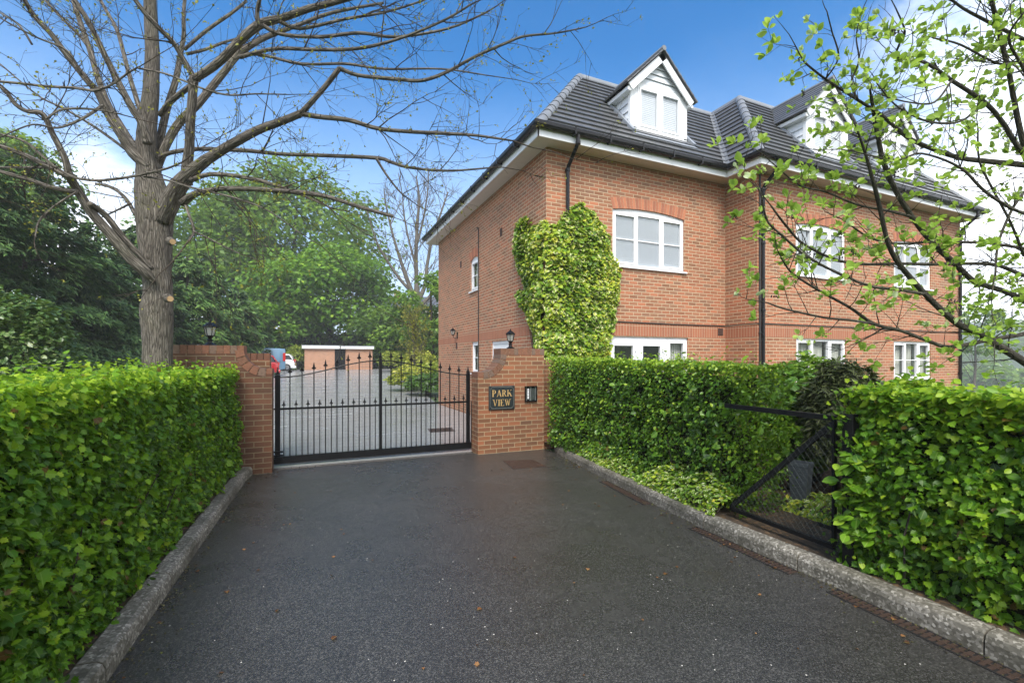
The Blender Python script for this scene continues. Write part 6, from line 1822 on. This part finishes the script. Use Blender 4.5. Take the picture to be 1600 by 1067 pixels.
def far_house():
    b = cw((662-800)/FPX*74, 74); z = land(b.x, b.y)
    root = empty('far_house', (b.x, b.y, z), label='pale rendered house with a slate roof seen through the trees by the eaves', cat='house')
    root.rotation_euler = (0, 0, -YAW)
    zt = EYE+(562-462)/FPX*74-z; ze = EYE+(562-474)/FPX*74-z
    ze -= .6
    m = MB(); m.box(-7, 6, 0, 8, -.3, ze); m.build('wall', m_plain('cream_render', (.60, .58, .52), .8, var=.08), root)
    m = MB(); m.prism([(-7.5, -.4, ze), (-7.5, 8.4, ze), (-7.5, 4, ze+2.2)], (14, 0, 0)); m.build('roof', M['tile'], root)
    m = MB(); m.box(-5.6, -4.8, 3.4, 4.4, ze+1.2, ze+3.2); m.build('chimney', M['garagebrick'], root)
    for x0 in (-5.5, -2.2, .9, 3.1):
        m = MB(); m.box(x0, x0+1.3, -.06, .02, ze-2.4, ze-.8); w = m.build('window', M['upvc'], root)
        m = MB()
        for k in range(3): m.box(x0+.10+k*.39, x0+.43+k*.39, -.08, -.061, ze-2.28, ze-.92)
        m.build('pane', M['carglass'], w)
    m = MB(); m.box(2.7, 4.8, -1.0, -.07, -.2, ze-.5); m.build('bay', M['upvc'], root)
far_house()

# ================================================================ the valley on the right
broadleaf('valley_tree', 'large rounded hazy tree down in the valley right of the block', 1550, 140, 571, 25, 11000, M['ash'], 1.0, 1.7, zb=.12, clumps=80, r=.5, seed=41, cr=.15)
broadleaf('valley_tree', 'sparse pale tree standing clear of the corner downpipe in the mist', 1522, 62, 462, 9, 900, M['ash'], .35, .6, zb=.5, clumps=26, r=.22, seed=42, cr=.10, bark='bark_far')
for i, (px, d, yt, w, lab) in enumerate(((1510, 165, 574, 18, 'hazy tree in the valley close to the corner of the block'), (1596, 175, 577, 20, 'hazy tree in the valley at the right edge of the view'), (1535, 225, 545, 20, 'faint tree clump higher on the misty slope'), (1600, 240, 550, 22, 'faint tree at the right edge on the misty slope'))):
    broadleaf('valley_tree', lab, px, d, yt, w, 2600, M['ash'], .9, 1.6, zb=.1, clumps=34, r=.5, seed=50+i)
def cottage(px, d, py, label):
    b = cw((px-800)/FPX*d, d); z = max(land(b.x, b.y), EYE-(py-562)/FPX*d-3)
    root = empty('far_cottage', (b.x, b.y, z), label=label, cat='house')
    m = MB(); m.box(-3, 3, -2, 2, -3, 1.4); m.build('wall', M['upvc'], root)
    m = MB(); m.prism([(-3.2, -2.2, 1.4), (-3.2, 2.2, 1.4), (-3.2, 0, 2.6)], (6.4, 0, 0)); m.build('roof', M['lead'], root)
cottage(1551, 215, 566, 'tiny white house in the mist above the round valley tree')
cottage(1569, 225, 571, 'tiny white house in the mist, lower and further right of two')

# ================================================================ litter on the tarmac
def litter():
    n = 150; D = rng.uniform(1.9, 7.2, n); X = []
    f = [ (on_kerb(KL, min(max(d, .6), 6.5)), on_kerb(KR, min(max(d, .7), 7.9))) for d in D]
    t = np.where(rng.random(n) < .85, np.where(rng.random(n) < .5, rng.beta(1, 9, n), rng.beta(9, 1, n)), rng.random(n))
    P = np.array([tuple(a.lerp(b, float(np.clip(q, .015, .985)))) for (a, b), q in zip(f, t)]); P[:, 2] = .006
    m = m_leaf('fallen_brown_leaf', [(0, (.05, .022, .010)), (.6, (.15, .06, .02)), (1, (.26, .13, .05))], trans=.1, tcol=(.2, .1, .03))
    o = leaf_mesh('fallen_leaves', LOBED, P, np.array([0, 0, 1.0])+rng.normal(0, .15, (n, 3)), rng.normal(0, 1, (n, 3))*np.array([1, 1, .1]), rng.uniform(.010, .036, n), rng.random(n), m)
    tag(o, kind='stuff')
    n = 2600; D = rng.uniform(1.7, 7.6, n); side = rng.random(n) < .5; off = rng.exponential(.07, n)
    P = []
    for d, sd_, o_ in zip(D, side, off):
        if sd_: a = on_kerb(KL, min(d, 6.5)); P.append((a.x+o_*C_, a.y-o_*S_, .004))
        else: a = on_kerb(KR, min(max(d, .8), 7.9)); P.append((a.x-o_*C_, a.y+o_*S_, .004))
    md = m_leaf('kerbside_debris', [(0, (.018, .014, .008)), (.5, (.055, .040, .018)), (.8, (.10, .075, .03)), (1, (.07, .09, .02))], trans=.0)
    o = leaf_mesh('kerbside_debris', DIAMOND, np.array(P), np.array([0, 0, 1.0])+rng.normal(0, .25, (n, 3)), rng.normal(0, 1, (n, 3))*np.array([1, 1, .15]), rng.uniform(.006, .022, n), rng.random(n), md)
    tag(o, kind='stuff')
    # lawn-like undergrowth at the foot of the conifers
    n = 9000; x = rng.uniform(-11, -4.4, n); y = rng.uniform(8, 44, n); z = np.array([land(a, b) for a, b in zip(x, y)])-.03
    P = np.stack([x, y, z], 1)
    o = leaf_mesh('undergrowth', DIAMOND, P, rng.normal(0, 1, (n, 3))*np.array([1, 1, .2]), np.array([0, 0, 1.0])+rng.normal(0, .35, (n, 3)), rng.uniform(.12, .45, n), .35+.2*rng.normal(0, 1, n), M['shrub'])
    tag(o, kind='stuff')
litter()

# ================================================================ rain mist over the valley
def haze():
    m = bpy.data.materials.new('rain_mist'); m.use_nodes = True; t = NT(m.node_tree); t.n.clear()
    out = t.new('ShaderNodeOutputMaterial')
    v = t.new('ShaderNodeVolumePrincipled', {'Color': (.93, .95, .97, 1), 'Density': HAZE, 'Anisotropy': .1})
    t.l.new(v.outputs[0], out.inputs['Volume'])
    mb = MB(); mb.box(-1300, 1300, -1300, 1300, -42, 52)
    tag(mb.build('haze', m), kind='stuff')
HAZE = .0010
haze()
SC.view_settings.exposure = 1.40
